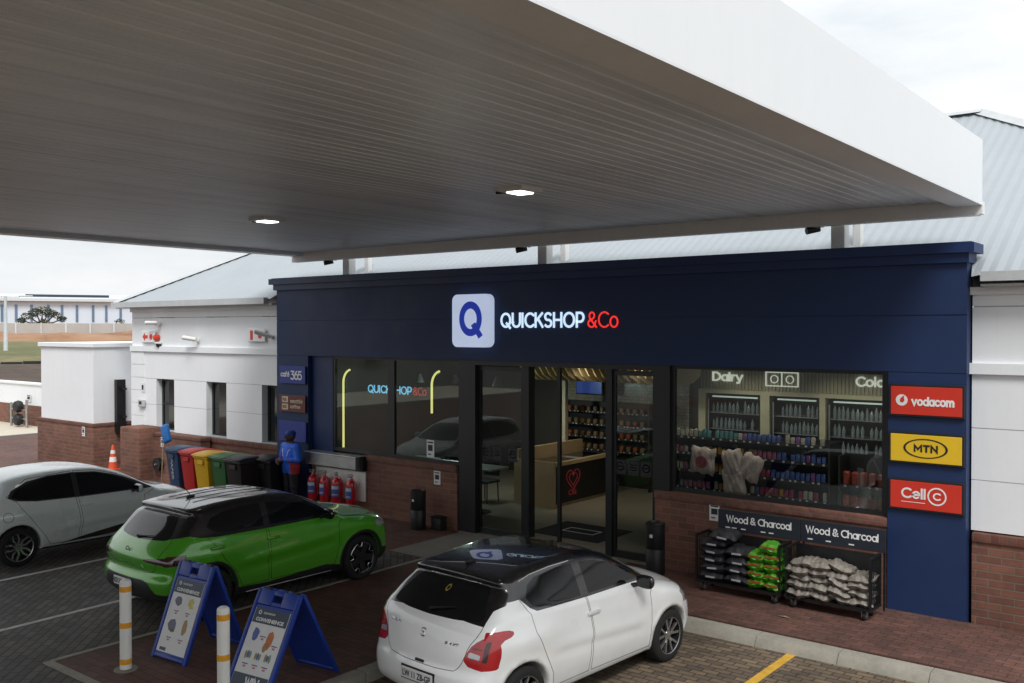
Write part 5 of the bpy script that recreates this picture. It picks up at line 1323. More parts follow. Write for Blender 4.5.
M['ablue']=paint('board_blue_plastic',(.012,.045,.30),.4,var=.12,scale=6,world=False,bmp=.1)
M['adark']=paint('poster_dark',(.045,.065,.10),.5,world=False)
def stuffcol(n,c): M[n]=paint(n,c,.5,var=.3,scale=30,world=False); return M[n]
for n_,c_ in dict(pgrey=(.11,.12,.17),pyel=(.55,.50,.10),pblue=(.08,.12,.35),pgold=(.35,.22,.08),porange=(.5,.16,.05),pgreen=(.16,.30,.14),ppink=(.55,.16,.22)).items(): stuffcol(n_,c_)
def aframe(loc,rz,label,kind,sp=.40):
    t=thing('sandwich_board',label,'sandwich board',loc,'blue sandwich boards',rz)
    H=1.10; W=.62; lean=math.asin(sp/H); rz_=math.sqrt(H*H-sp*sp)
    def panelmb(front):
        m=MB(); hw=W/2
        # outline with rounded hand hole: side rails, bottom, top, and a filled middle
        m.rbox(-hw,hw,-.012,.012,.03,H-.16,.01,1)
        m.rbox(-hw,-hw+.045,-.022,.022,0,H,.012,2); m.rbox(hw-.045,hw,-.022,.022,0,H,.012,2); m.rbox(-hw+.045,hw-.045,-.022,.022,.02,.07,.01,1)
        m.rbox(-hw+.045,-.07,-.018,.018,H-.16,H,.01,2); m.rbox(.07,hw-.045,-.018,.018,H-.16,H,.01,2); m.rbox(-.07,.07,-.018,.018,H-.05,H,.01,2); m.rbox(-.07,.07,-.016,.016,H-.165,H-.12,.006,1)
        return m
    A=Matrix.Rotation(-lean,4,'X'); Bm=Matrix.Translation((0,sp*2+.03,0))@Matrix.Rotation(math.pi,4,'Z')@Matrix.Rotation(-lean,4,'X')
    fp=panelmb(1).xf(A).build('front_panel',M['ablue'],t,smooth=True,world=False)
    panelmb(0).xf(Bm).build('back_panel',M['ablue'],t,smooth=True,world=False)
    for s_ in(-1,1):
        h=MB(); h.cyl((s_*.2-.04,sp+.015,rz_),(s_*.2+.04,sp+.015,rz_),.02,n=10); h.build('hinge',M['blackp'],t,smooth=True,world=False)
    def pm(name,mat,rects,y=-.020,d=.0015):
        m=MB()
        for x0,x1,z0,z1 in rects: m.box(x0,x1,y-d,y,z0,z1)
        m.xf(A).build(name,mat,fp,world=False)
    pw=.25
    pm('poster',M['paper'],[(-pw,pw,.085,.90)],-.0125,.004)
    pm('poster_header',M['adark'],[(-pw+.006,pw-.006,.745,.90)],-.0170)
    t1=sfont('QUICKSHOP',-.12,.845,.17,.02,-.0187,.001,.16); t1.xf(A).build('header_text',M['paper'],fp,world=False)
    t1=sfont('CONVENIENCE',-.20,.765,.40,.038,-.0187,.001,.24,.24); t1.xf(A).build('header_text',M['paper'],fp,world=False)
    m=MB(); ring(m,-.17,.855,.012,.022,-.0195,-.0187,n=20); m.xf(A).build('header_logo',M['paper'],fp,world=False)
    rr=random.Random(kind)
    def item(cx,cz,w,h,mat,name='product_picture'):
        vs=[(cx+w/2*rr.uniform(.75,1.1)*math.cos(a),cz+h/2*rr.uniform(.75,1.1)*math.sin(a)) for a in np.linspace(.4,6.28+.4,8)[:-1]]
        m=MB(); m.prism(vs,-.0185,-.0170); m.xf(A).build(name,mat,fp,world=False)
    if kind==1:
        item(-.11,.655,.14,.13,M['pgrey']); item(.11,.665,.12,.10,M['pyel']); item(.13,.62,.08,.05,M['pyel'])
        item(-.10,.385,.16,.15,M['pgrey']); item(-.07,.33,.09,.04,M['pgold']); item(.12,.39,.09,.19,M['pgold'])
        txt=[(-.10,.545),(.10,.545),(-.10,.25),(.11,.25)]; foot=[(-.2,-.09,.10,.135)]
    else:
        item(-.13,.63,.09,.17,M['pblue']); item(.08,.60,.11,.20,M['porange']); item(.05,.52,.06,.10,M['pgold'])
        for i,cx in enumerate((-.14,0,.14)):
            for j,mm in enumerate(('pgold','pblue','pgreen')): item(cx-.03+j*.03,.42,.035,.09,M[mm])
        txt=[(-.02,.62),(.175,.55),(-.14,.33),(0,.33),(.14,.33)]; foot=[]
        pm('win_band',M['adark'],[(-pw+.004,pw-.004,.088,.235)],-.0170)
        t1=sfont('WIN',-.06,.11,.20,.10,-.0187,.001,.22,.3); t1.xf(A).build('win_text',M['paper'],fp,world=False)
    pm('caption',M['adark'],[(x-.04,x+.04,z-.005,z+.005) for x,z in txt]+foot,-.0170,.001)
    for x,z in txt: pm('price',M['ppink'],[(x-.02,x+.02,z-.035,z-.015)],-.0170,.001)
    return t
aframe((-9.61,5.86,G),.07,'blue sandwich board with white offers poster, left one beside the green car',1)
aframe((-8.03,5.74,G),.12,'blue sandwich board with white offers poster and dark WIN band, right one',2,.52)

# ================================================================== CONE
M['cone']=paint('cone_orange',(.62,.075,.02),.5,var=.1,scale=8,world=False)
t=thing('traffic_cone','orange traffic cone with white bands between brick walls','traffic cone',(-23.9,12.98,G))
m=MB(); m.rbox(-.16,.16,-.16,.16,0,.03,.01,2); m.build('base',M['cone'],t,world=False)
m=MB(); m.lathe([(.125,.03),(.032,.66),(.028,.67),(0,.672)],n=24); m.build('cone_body',M['cone'],t,smooth=True,world=False)
for a,b in((.22,.35),(.44,.53)):
    R_=lambda z:.125-.093*(z-.03)/.63+.002
    m=MB(); m.lathe([(R_(a),a),(R_(b),b)],n=24,caps=False); m.build('white_band',M['paper'],t,smooth=True,world=False)

# ================================================================== LEFT YARD WALLS
t=thing('yard_enclosure','white rendered box enclosure on a brick base beside the left wing','enclosure',(-26,13.5,G))
m=MB(); m.rbox(-27.60,-24.42,12.70,16.0,-.05,1.20,.03,2); m.build('brick_base',M['brick'],t,smooth=True)
m=MB(); m.rbox(-27.62,-24.40,12.68,16.02,1.16,1.26,.03,2); m.build('coping',M['rowlock'],t,smooth=True)
m=MB(); m.box(-27.42,-24.45,12.74,15.95,1.26,3.30); m.build('wall',M['white'],t)
m=MB(); m.rbox(-27.50,-24.40,12.68,16.0,3.30,3.42,.01,1); m.build('wall_cap',M['white'],t)
t=thing('yard_gate','black steel gate post between the enclosure and the left wing','gate post',(-24.3,13.4,G))
m=MB(); m.box(-24.40,-24.26,13.30,13.55,1.0,2.42); m.build('gate_leaf',M['blackm'],t)
m=MB()
for z in (1.4,2.15): m.box(-24.26,-24.0,13.4,13.44,z,z+.05)
m.build('gate_bracket',M['blackm'],t)
t=thing('brick_screen_wall','low brick wall with a thicker pier in front of the left wing','low wall',(-21.5,12.5,G))
m=MB(); m.rbox(-22.58,-21.66,12.45,13.1,-.05,1.33,.03,2); m.build('pier',M['brick'],t,smooth=True)
m=MB(); m.box(-21.66,-19.6,12.82,13.08,-.05,1.12); m.build('wall',M['brick'],t)
m=MB(); m.rbox(-21.655,-19.58,12.80,13.10,1.12,1.215,.02,2); m.build('coping',M['rowlock'],t,smooth=True)
t=thing('tap_box','small round black hose reel on the low brick wall','hose reel',(-20.9,12.55,.5))
m=MB(); m.lathe([(.02,-.06),(.16,-.06),(.16,-.04),(.10,-.04),(.10,.02),(.16,.02),(.16,.04),(.02,.04)],(-21.3,12.74,.45),'y',24); m.build('reel',M['blackp'],t,smooth=True)
m=MB(); m.cyl((-21.3,12.64,.45),(-21.3,12.83,.45),.025,n=10); m.build('hub',M['steel'],t)
t=thing('boundary_wall','long white boundary wall on a brick base beyond the driveway','boundary wall',(-39.5,17,G))
m=MB(); m.box(-55,-35.2,16.95,17.2,-.1,.83); m.build('brick_base',M['brick'],t)
m=MB(); m.box(-55,-35.2,16.97,17.18,.83,1.62); m.build('wall',M['white'],t)
m=MB(); m.rbox(-55,-35.15,16.92,17.22,1.62,1.71,.01,1); m.build('wall_cap',M['white'],t)
t=thing('hydrant_rail','steel pipe rail with black hose couplings in front of the boundary wall','pipe rail',(-37.2,16.5,G))
m=MB()
for x in (-38.0,-36.7): m.cyl((x,16.5,G),(x,16.5,.95 if x<-37 else 1.1),.05,n=10)
m.cyl((-38.0,16.5,.7),(-36.7,16.5,.7),.03,n=8); m.cyl((-38.0,16.5,.35),(-36.7,16.5,.35),.03,n=8); m.build('rail',M['steel'],t,smooth=True)
for z in (.82,.32):
    m=MB(); m.lathe([(.05,-.15),(.2,-.12),(.24,0),(.2,.12),(.05,.15)],(-37.3,16.45,z),'y',16); m.build('coupling',M['blackp'],t,smooth=True)
notice(-37.5,1.0+.1,'small white plate on the brick boundary wall above the pipe rail',16.94,.35,.3)

# lamp post
M['galv']=paint('galvanised_steel',(.60,.63,.66),.45,metal=.3,var=.08,scale=2)
t=thing('street_lamp','tall pale street lamp with two flat heads beyond the white boundary wall','street lamp',(-69.9,30,0))
z0=gz(-(-69.9)*.9+30*.436)-.2
m=MB(); m.lathe([(.16,z0),(.14,z0+1.5),(.13,z0+1.55),(.09,6.15),(0,6.16)],(-69.9,30,0),n=14); m.build('pole',M['galv'],t,smooth=True)
for s_ in(-1,1):
    m=MB(); d=Vector((.436,.9,0))*s_
    c=Vector((-69.9,30,6.12)); m.cyl(c,c+d*.9,.05,n=8); 
    o=m.build('lamp_arm',M['galv'],t,smooth=True)
    m=MB(); m.rbox(-.45,.45,-.2,.2,-.05,.05,.03,2); m.xf(Matrix.Translation(c+d*1.3+Vector((0,0,.05)))@Matrix.Rotation(math.atan2(.9,.436),4,'Z')); m.build('lamp_head',M['galv'],o,smooth=True)

# ================================================================== WALL FITTINGS
def fitting(name,label,cat,loc): return thing(name,label,cat,loc)
def cctv(x,z,d,lab,y=13.2,big=1.0):
    t=thing('security_camera',lab,'security camera',(x,y,z))
    m=MB(); m.rbox(x-.05,x+.05,y-.03,y,z-.05,z+.05,.01,1); m.tube([(x,y-.02,z),(x,y-.12,z-.01),(x+d[0]*.08,y-.16,z+.02)],.018,8); m.build('bracket',M['whitep'],t,smooth=True)
    a=Vector((x,y-.17,z+.04)); D=Vector((d[0],d[1],d[2])).normalized()
    m=MB(); m.cyl(a-D*.12*big,a+D*.26*big,.045*big,.05*big,14); m.build('camera_body',M['whitep'],t,smooth=True)
    m=MB(); m.cyl(a+D*.26*big,a+D*.268*big,.038*big,n=14); m.build('lens',M['sblack'],t)
cctv(-21.95,3.92,(-1,-.3,.0),'white bullet camera above the left red arrow sign')
cctv(-20.25,3.52,(-1,-.25,.12),'white bullet camera on the middle of the left wing wall',13.2,1.1)
cctv(-17.35,3.62,(-.5,-1,.35),'white bullet camera beside the red sign next to the navy facade',13.2,1.0)
for x,z,l,tx in ((-22.40,3.60,'small red and white arrow sign at the left end of the white wing','<-'),(-17.86,3.66,'small red and white sign on the white wing by the navy facade','I')):
    t=thing('direction_sign',l,'sign',(x,13.14,z)); m=MB(); m.rbox(x-.32,x+.32,13.13,13.15,z-.15,z+.15,.01,1); m.build('plate',M['swhite'],t)
    m=MB()
    if tx=='<-': m.prism([(x-.26,z),(x-.14,z+.11),(x-.14,z+.04),(x-.02,z+.04),(x-.02,z-.04),(x-.14,z-.04),(x-.14,z-.11)],13.124,13.13)
    else: m.prism(rrect(x-.22,x-.12,z-.11,z+.11,.02,2),13.124,13.13)
    m.prism(circle(x+.14,z,.075,16),13.124,13.13); m.build('symbol',M['sred'],t)
t=thing('fire_beacon','small red round siren on the left wing beside the arrow sign','siren',(-22.05,13.18,3.55))
m=MB(); m.lathe([(.02,-.08),(.07,-.07),(.08,0),(.08,.04)],(-22.02,13.15,3.58),'y',16); m.build('sounder',M['sred'],t,smooth=True)
t=thing('security_camera','small black dome camera under the arrow sign on the left wing','security camera',(-21.95,13.18,3.42))
m=MB(); m.lathe([(.0,-.10),(.06,-.07),(.075,0)],(-21.95,13.16,3.42),'z',14); m.build('dome',M['sblack'],t,smooth=True)
m=MB(); m.rbox(-22.04,-21.86,13.08,13.19,3.42,3.47,.01,1); m.build('base',M['whitep'],t)
t=thing('keypad_box','small grey intercom box on the corner of the left wing','intercom',(-22.75,13.16,1.9))
m=MB(); m.rbox(-22.86,-22.62,13.10,13.178,1.78,1.96,.01,1); m.build('box',M['gutter'],t)
m=MB(); m.box(-22.80,-22.68,13.097,13.10,1.84,1.92); m.build('screen',M['sblack'],t)
t=thing('wall_notice','small white plate above the intercom on the left wing','notice',(-22.72,13.17,2.28))
m=MB(); m.rbox(-22.80,-22.66,13.165,13.178,2.16,2.40,.004,1); m.build('plate',M['paper'],t)
m=MB(); m.box(-22.77,-22.69,13.162,13.165,2.22,2.34); m.build('print',M['groove'],t)
def bcam(x,y,lab):
    t=thing('security_camera',lab,'security camera',(x,y,5.3))
    m=MB(); m.rbox(x-.03,x+.03,y-.03,y+.06,5.28,5.36,.008,1); m.build('bracket',M['blackp'],t)
    m=MB(); m.cyl((x-.02,y+.0,5.26),(x-.16,y-.14,5.22),.045,.05,12); m.build('camera_body',M['blackp'],t,smooth=True)
bcam(-15.62,13.5,'small black camera under the canopy beam by the left post')
bcam(-10.35,13.5,'small black camera under the canopy beam by the middle post')
bcam(-4.98,13.5,'small black camera under the canopy beam by the right post')

t=MB(); t.add([(-4.9,11.75,G+.004),(-4.80,11.72,G+.02),(-4.70,11.74,G+.006),(-4.80,11.80,G+.012)],[(0,1,2,3)])
o=t.build('dry_leaf',M['wood']); tag(o,'dry brown leaf lying on the walkway in front of the carts','leaf')
# ================================================================== INSIDE THE SHOP
M['ply']=paint('plywood_counter',(.50,.37,.21),.5,var=.12,scale=3,bmp=.1)
M['ribs']=paint('timber_ribs',(.50,.40,.22),.6,var=.1,scale=3)
M['tv']=emit('tv_screen',(.03,.06,.22),.6,.2)
M['spot']=emit('spot_lens',(1,.95,.82),14)
M['shelf']=paint('black_shelf',(.02,.02,.02),.5)
M['inwhite']=emit('backlit_letter',(.80,.82,.72),.75)
t=thing('freezer_counter','plywood clad ice cream freezer counter with a red heart on its black front','freezer counter',(-12,17,.05))
m=MB(); m.box(-12.48,-11.42,15.80,15.86,.05,1.02); m.box(-12.48,-12.40,15.86,18.3,.05,1.22); m.box(-12.40,-11.50,15.86,18.3,.05,.12); m.box(-11.50,-11.42,15.86,18.3,.92,1.0); m.build('plywood_shell',M['ply'],t)
m=MB(); m.box(-12.40,-11.46,15.86,18.28,.12,.92); m.build('freezer_body',M['blackp'],t)
for y in (15.95,17.1):
    m=MB(); m.rbox(-12.3,-11.55,y,y+1.05,.921,.97,.02,2); o=m.build('freezer_lid',M['steel'],t,smooth=True)
    m=MB(); m.box(-12.2,-11.65,y+.12,y+.93,.971,.976); m.build('lid_glass',M['darkglass'],o)
M['heart']=emit('heart_red',(.40,.04,.05),.16)
def heart(sc,w):
    P_=[]
    for i in range(33):
        a=i/32*2*math.pi; hx=16*math.sin(a)**3; hz=13*math.cos(a)-5*math.cos(2*a)-2*math.cos(3*a)-math.cos(4*a)
        P_.append((-11.452,16.55+hx*sc/16,.60+hz*sc/16))
    return MB().tube(P_[:-1],w,6,closed=True)
hm=heart(.25,.010); hm.build('heart_outline',M['heart'],t); heart(.15,.008).build('heart_outline',M['heart'],t)
mm=textmesh('Olá',0,0,.3,.12,0,.004,.0); mm.v=[(-11.455-p[1]*-1,16.38+p[0],.25+p[2]) for p in mm.v]; mm.build('lettering',M['heart'],t)
t=thing('door_mat','dark entrance mat with pale logo frame just inside the shop door','mat',(-9.8,14.2,.05))
m=MB(); m.rbox(-10.5,-9.0,13.75,14.95,.052,.062,.004,1); m.build('mat',M['rubber'],t)
m=MB(); 
for a,b,c_,d in ((-10.1,-9.4,14.2,14.23),(-10.1,-9.4,14.5,14.53),(-10.1,-10.07,14.23,14.5),(-9.43,-9.4,14.23,14.5)): m.box(a,b,c_,d,.0622,.064)
m.build('mat_logo',M['paper'],t)
# ribs hanging from the ceiling
t=thing('ceiling_ribs','row of curved timber ribs hanging from the shop ceiling','ceiling feature',(-11,17.5,3.3))
proto=None; n=0
for i in range(22):
    x=-13.0+i*.175
    o=None
    if proto is None:
        m=MB(); P_=[(16.7,3.32),(16.7,2.95),(16.85,2.78),(17.1,2.66),(17.5,2.62),(17.9,2.66),(18.2,2.8),(18.3,3.32)]
        m.prism(P_,-.02,.02,'yz'); proto=m.build('rib',M['ribs'],t,world=False); proto.location=(x+11,-17.5,-3.3)
    else:
        o=proto.copy(); COL.objects.link(o); o.location=(x+11,-17.5,-3.3)
t=thing('wall_tv','wall screen glowing blue above the back counter','television',(-12.45,18.9,2.45))
m=MB(); m.rbox(-12.98,-12.20,18.85,18.90,2.22,2.68,.01,1); m.build('casing',M['blackp'],t)
m=MB(); m.box(-12.95,-12.23,18.845,18.85,2.25,2.65); m.build('screen',M['tv'],t)
# merchandise gondola just inside the right window
def packs(name,cols,w,d,h):
    out=[]
    for i,c_ in enumerate(cols):
        mt=paint('%s_wrap_%d'%(name,i),c_,.35,var=.55,scale=28,world=False)
        m=MB(); m.rbox(-w/2,w/2,-d/2,d/2,0,h,min(w,d)*.2,1); out.append(m.build(name,mt,None,smooth=True,world=False))
    return out
M['tagw']=paint('price_tag_card',(.45,.45,.42),.6)
def shelfunit(name,label,x0,x1,y0,y1,zs,ztop,cat='shelf unit'):
    t=thing(name,label,cat,((x0+x1)/2,(y0+y1)/2,.05))
    for z in zs:
        m=MB(); m.box(x0,x1,y0,y1,z,z+.025); m.box(x0,x1,y0-.012,y0,z-.005,z+.045); sh_=m.build('shelf',M['shelf'],t)
        m=MB(); q_=x0+.06; r_=random.Random(int(z*100))
        while q_<x1-.05: m.box(q_,q_+.035,y0-.014,y0-.0125,z+.008,z+.034); q_+=r_.uniform(.08,.19)
        o_=m.build('price_tags',M['tagw'],sh_); o_['kind']='stuff'
    for x in (x0-.03,x1): 
        m=MB(); m.box(x,x+.03,y0,y1,.05,ztop); m.build('upright',M['shelf'],t)
    m=MB(); m.box(x0,x1,y1-.02,y1,.05,ztop); m.build('back_panel',M['shelf'],t)
    return t
zs=[.30,.62,.92,1.20,1.48,1.76,2.02]
shelfunit('display_shelf','long black shelf of sweets and snacks behind the right shop window',-7.75,-4.95,13.75,14.25,zs,2.1)
used=set()
cols=[(.45,.12,.22),(.55,.30,.03),(.08,.14,.42),(.40,.03,.10),(.55,.50,.42),(.10,.30,.30),(.30,.10,.35),(.55,.42,.05)]
pk=packs('snack_packet',[tuple(q*.62+.01 for q in c_) for c_ in cols],.062,.04,.12)
rr=random.Random(11)
band={2.02:[4,5,2,4],1.76:[0,4,1,1,0,2,2],1.48:[4,0,1,1,3,2,2],1.20:[5,0,1,1,3,3,4],.92:[4,5,4,7,2,6,2],.62:[4,5,2,6,2]}
desc={0:'pink',1:'orange',2:'blue',3:'dark red',4:'cream',5:'teal',6:'purple',7:'yellow'}
lev={2.02:'top',1.76:'second',1.48:'third',1.20:'fourth',.92:'fifth',.62:'sixth'}
for z,bs in band.items():
    x=-7.68
    while x<-5.0:
        u=(x+7.75)/2.8; ci=bs[min(len(bs)-1,int(u*len(bs)))] if rr.random()<.72 else rr.choice([0,1,2,3,4,6])
        o=pk[ci] if ci not in used else pk[ci].copy()
        if ci in used: COL.objects.link(o)
        used.add(ci)
        o.location=(x,13.80,z+.027); o.rotation_euler=(rr.uniform(-.08,.08),0,rr.uniform(-.15,.15)); sc=rr.uniform(.85,1.15); o.scale=(1,1,sc)
        tag(o,'small %s snack packet on the %s shelf from the top inside the right window'%(desc[ci],lev[z]),'snack packet','%s snack packets on the %s shelf'%(desc[ci],lev[z]))
        x+=.079 if rr.random()<.9 else .14
for i,p_ in enumerate(pk):
    if i not in used: bpy.data.objects.remove(p_)
# big pillow bags hanging in the window
M['chip']=paint('chip_bag_foil',(.50,.40,.36),.35,var=.35,scale=9,world=False,bmp=.5,bscale=20)
M['chipred']=paint('chip_bag_print',(.28,.03,.04),.4,var=.3,scale=14,world=False)
for i,(x,z,w,a,lab) in enumerate(((-6.85,1.72,.42,.1,'big cream popcorn bag with dark red print hanging in the right window'),(-6.35,1.72,.34,-.15,'crumpled pale bag hanging right of the big popcorn bag'),(-6.05,1.68,.34,.35,'tilted beige bag hanging rightmost in the window'),(-6.32,1.42,.38,-.1,'pale bag hanging lowest in the right window'))):
    b_=bag(w,.42,.12,300+i,.2); b_.xf(Matrix.Rotation(math.pi/2,4,'X'))
    o=b_.build('popcorn_bag',M['chip'],None,smooth=True,weld=True,angle=60); o.location=(x,13.5,z); o.rotation_euler=(0,a,0); tag(o,lab,'popcorn bag')
    if i==0: m=MB(); m.prism(circle(0,-.02,.10,20),-.066,-.060); m.build('print',M['chipred'],o,world=False)
    m=MB(); m.cyl((0,0,.17),(0,.25,.19),.005,n=6); m.build('hook',M['steel'],o,world=False)
# orange display at the right end
t=shelfunit('drinks_display','dark display rack with orange cartons at the right end of the window',-4.75,-4.1,13.7,14.1,[.35,.75,1.15,1.5],1.95)
oc=packs('drink_carton',[(.28,.05,.03)],.10,.10,.20)[0]; first=True
for z,l in ((1.175,'third'),(1.525,'top'),(.775,'second')):
    for i in range(5):
        o=oc if first else oc.copy()
        if not first: COL.objects.link(o)
        first=False; o.location=(-4.68+i*.125,13.78,z); tag(o,'orange red drink carton on the %s shelf of the dark display rack'%l,'drink carton','orange drink cartons, %s shelf'%l)
# back fridges
M['fridgeglow']=emit('fridge_light',(.75,.9,.85),.45)
bt=paint('bottle_plastic',(.20,.26,.30),.2,var=.4,scale=10,world=False)
bottle=None
def fridge(x0,x1,lab,sl):
    global bottle
    t=thing('drinks_fridge',lab,'fridge',((x0+x1)/2,18.7,.05))
    m=MB(); m.box(x0,x1,19.0,19.05,.05,2.42); m.box(x0,x0+.03,18.45,19.0,.05,2.42); m.box(x1-.03,x1,18.45,19.0,.05,2.42); m.build('cabinet',M['blackp'],t)
    for z in (.5,.9,1.3,1.65,2.0):
        m=MB(); m.box(x0+.03,x1-.03,18.5,19.0,z,z+.02); m.build('shelf',M['steel'],t)
    m=MB(); m.box(x0+.1,x1-.1,18.52,18.56,2.34,2.37); m.build('light_strip',M['fridgeglow'],t)
    m=MB(); m.box(x0+.03,x0+.06,18.44,18.45,.3,2.3); m.build('door_handle',M['steel'],t)
    for z in (1.3,1.65,2.0):
        x=x0+.1
        while x<x1-.08:
            if rr.random()<.14: x+=.09; continue
            if bottle is None:
                m=MB(); m.lathe([(.03,0),(.034,.01),(.034,.15),(.012,.20),(.012,.23),(0,.232)],n=12); o=bottle=m.build('bottle',bt,None,smooth=True,world=False)
            else: o=bottle.copy(); COL.objects.link(o)
            o.location=(x,18.56+rr.uniform(0,.06),z+.022); o.scale=(rr.uniform(.85,1.15),)*2+(rr.choice([.8,.9,1,1,1.1]),); tag(o,'clear drink bottle on a shelf of the %s'%sl,'bottle','bottles in the '+sl)
            x+=.09
fridge(-9.28,-8.06,'glass fronted fridge under the Dairy letters','dairy fridge')
fridge(-6.66,-5.3,'glass fronted fridge under the Cold letters','cold drinks fridge')
fridge(-7.82,-6.82,'dark fridge between the Dairy and the Cold fridges','middle fridge')
t=thing('bulkhead_lettering','backlit word Dairy on the slatted bulkhead','lettering',(-8.8,18.45,2.7))
sfont('Dairy',-9.14,2.69,.70,.20,18.45,.03,.17).build('letters',M['inwhite'],t)
t=thing('bulkhead_lettering','backlit word Cold on the slatted bulkhead','lettering',(-5.9,18.45,2.7))
sfont('Cold',-6.10,2.68,.55,.2,18.45,.03,.17).build('letters',M['inwhite'],t)
t=thing('menu_frame','square black framed panel with two icons on the slatted bulkhead','sign',(-7.6,18.45,2.7))
m=MB()
for a,b,c_,d in ((-7.95,-7.25,2.62,2.64),(-7.95,-7.25,2.90,2.92),(-7.95,-7.93,2.64,2.90),(-7.27,-7.25,2.64,2.90),(-7.61,-7.59,2.64,2.90)): m.box(a,b,18.44,18.465,c_,d)
m.build('frame',M['inwhite'],t); m=MB(); ring(m,-7.76,2.77,.07,.085,18.44,18.465,n=20); ring(m,-7.43,2.77,.07,.085,18.44,18.465,n=20); m.build('icons',M['inwhite'],t)
for x,l in ((-8.1,'small lit ceiling spotlight between Dairy and the framed panel'),(-6.35,'small lit ceiling spotlight left of the word Cold'),(-5.2,'small lit ceiling spotlight right of the word Cold'),(-11.3,'small lit ceiling spotlight over the freezer counter'),(-9.9,'small lit ceiling spotlight inside the shop entrance'),(-13.6,'small lit ceiling spotlight behind the left window')):
    t=thing('spotlight',l,'spotlight',(x,17.0,3.1))
    y=17.0 if x>-9 else 16.2
    m=MB(); m.cyl((x,y,3.35),(x,y,3.16),.012,n=6); m.cyl((x,y-.02,3.2),(x,y+.08,3.08),.05,n=14); m.build('can',M['blackp'],t,smooth=True)
    m=MB(); m.cyl((x,y+.08,3.078),(x,y+.083,3.075),.045,n=14); m.build('lens',M['spot'],t)
    L=bpy.data.lights.new('spotlight_glow','SPOT'); L.energy=48; L.color=(1,.90,.70); L.spot_size=rad(115); L.spot_blend=.8; L.shadow_soft_size=.06
    lo=bpy.data.objects.new('spotlight_glow',L); COL.objects.link(lo); lo.parent=t; lo.location=Vector((x,y+.10,3.05))-t.location
    lo.rotation_euler=(rad(28),0,0)
for x,l in ((-7.1,'left end of the'),(-6.1,'middle of the'),(-5.1,'right part of the'),(-4.3,'drinks rack beside the')):  # lamps added out of sight behind the window head to brighten the shelf fronts
    t=thing('spotlight','small added fill spotlight hidden near the glass over the %s snack shelf'%l,'spotlight',(x,13.32,3.1))
    m=MB(); m.cyl((x,13.34,3.35),(x,13.34,3.26),.045,n=14); m.build('can',M['blackp'],t,smooth=True)
    m=MB(); m.cyl((x,13.34,3.262),(x,13.34,3.256),.035,n=14); m.build('lens',M['spot'],t)
    L=bpy.data.lights.new('spotlight_glow','SPOT'); L.energy=24; L.color=(1,.93,.80); L.spot_size=rad(120); L.spot_blend=.8; L.shadow_soft_size=.05
    lo=bpy.data.objects.new('spotlight_glow',L); COL.objects.link(lo); lo.parent=t; lo.location=Vector((x,13.34,3.24))-t.location
    lo.rotation_euler=(rad(12),0,0)
# rear shelves with warm coloured goods seen through the door
shelfunit('display_shelf','dark shelf of warm coloured goods behind the freezer counter',-13.4,-10.9,18.75,19.15,[.9,1.2,1.5,1.8],2.05)
pk2=packs('food_pack',[(.26,.06,.02),(.26,.17,.05),(.14,.10,.06)],.11,.10,.13); u2=set()
for z,l in ((.925,'lowest'),(1.225,'second'),(1.525,'third'),(1.825,'top')):
    for i in range(13):
        ci=rr.choice([0,1,2,2]); o=pk2[ci] if ci not in u2 else pk2[ci].copy()
        if ci in u2: COL.objects.link(o)
        u2.add(ci); o.location=(-13.3+i*.185,18.82,z); d_=['orange','yellow','brown'][ci]
        tag(o,'%s food pack on the %s shelf behind the freezer counter'%(d_,l),'food pack','%s food packs, %s rear shelf'%(d_,l))
# left window: neon arcs, neon name, pale counters
for i,(xa,za,xb,ztop,dr,lab) in enumerate(((-15.12,1.30,-14.9,2.95,1,'tall yellow neon tube bending right at the top in the left window'),(-12.56,2.16,-12.4,2.99,1,'short yellow neon tube beside the neon shop name'))):
    t=thing('neon_arc',lab,'neon tube',(xa,13.3,za))
    P_=[(xa,13.32,za),(xa,13.32,ztop-.28)]+[(xa+.26-.26*math.cos(a),13.32,ztop-.28+.28*math.sin(a)) for a in np.linspace(.2,1.35,7)]
    if i==1: P_=[(x if k<1 else x,y,z) for k,(x,y,z) in enumerate(P_)]
    m=MB(); m.tube(P_,.022,8); m.build('tube',M['neony'],t,smooth=True)
    m=MB(); m.tube([(x,y+.05,z) for x,y,z in P_],.03,6); m.build('backing',M['blackp'],t,smooth=True)
t=thing('neon_name','blue and red neon shop name hanging in the left window','neon sign',(-13.5,13.33,2.6))
sfont('QUICKSHOP',-14.37,2.49,1.26,.165,13.33,.008,.15,.24).build('blue_letters',M['neonb'],t)
sfont('&Co',-13.07,2.49,.36,.165,13.33,.008,.10).build('red_letters',M['neonr'],t)
M['paletop']=paint('pale_counter_top',(.42,.44,.40),.4,var=.08)
M['seat']=paint('dark_upholstery',(.02,.022,.025),.7)
for x0,x1,y,z,l in ((-14.6,-13.7,14.5,.95,'pale cafe table behind the left pane'),(-13.0,-11.9,14.6,1.0,'pale topped counter behind the right pane of the left window'),(-15.6,-14.9,15.8,.8,'small pale cafe table deep in the left corner')):
    t=thing('cafe_table',l,'table',((x0+x1)/2,y,.05)); m=MB(); m.rbox(x0,x1,y-.3,y+.3,z-.04,z,.01,2); m.build('tabletop',M['paletop'],t)
    m=MB(); m.cyl(((x0+x1)/2,y,.05),((x0+x1)/2,y,z-.04),.04,n=12); m.build('leg',M['blackm'],t); m=MB(); m.lathe([(.25,.05),(.25,.065),(.05,.08)],((x0+x1)/2,y,0),n=20); m.build('base',M['blackm'],t)
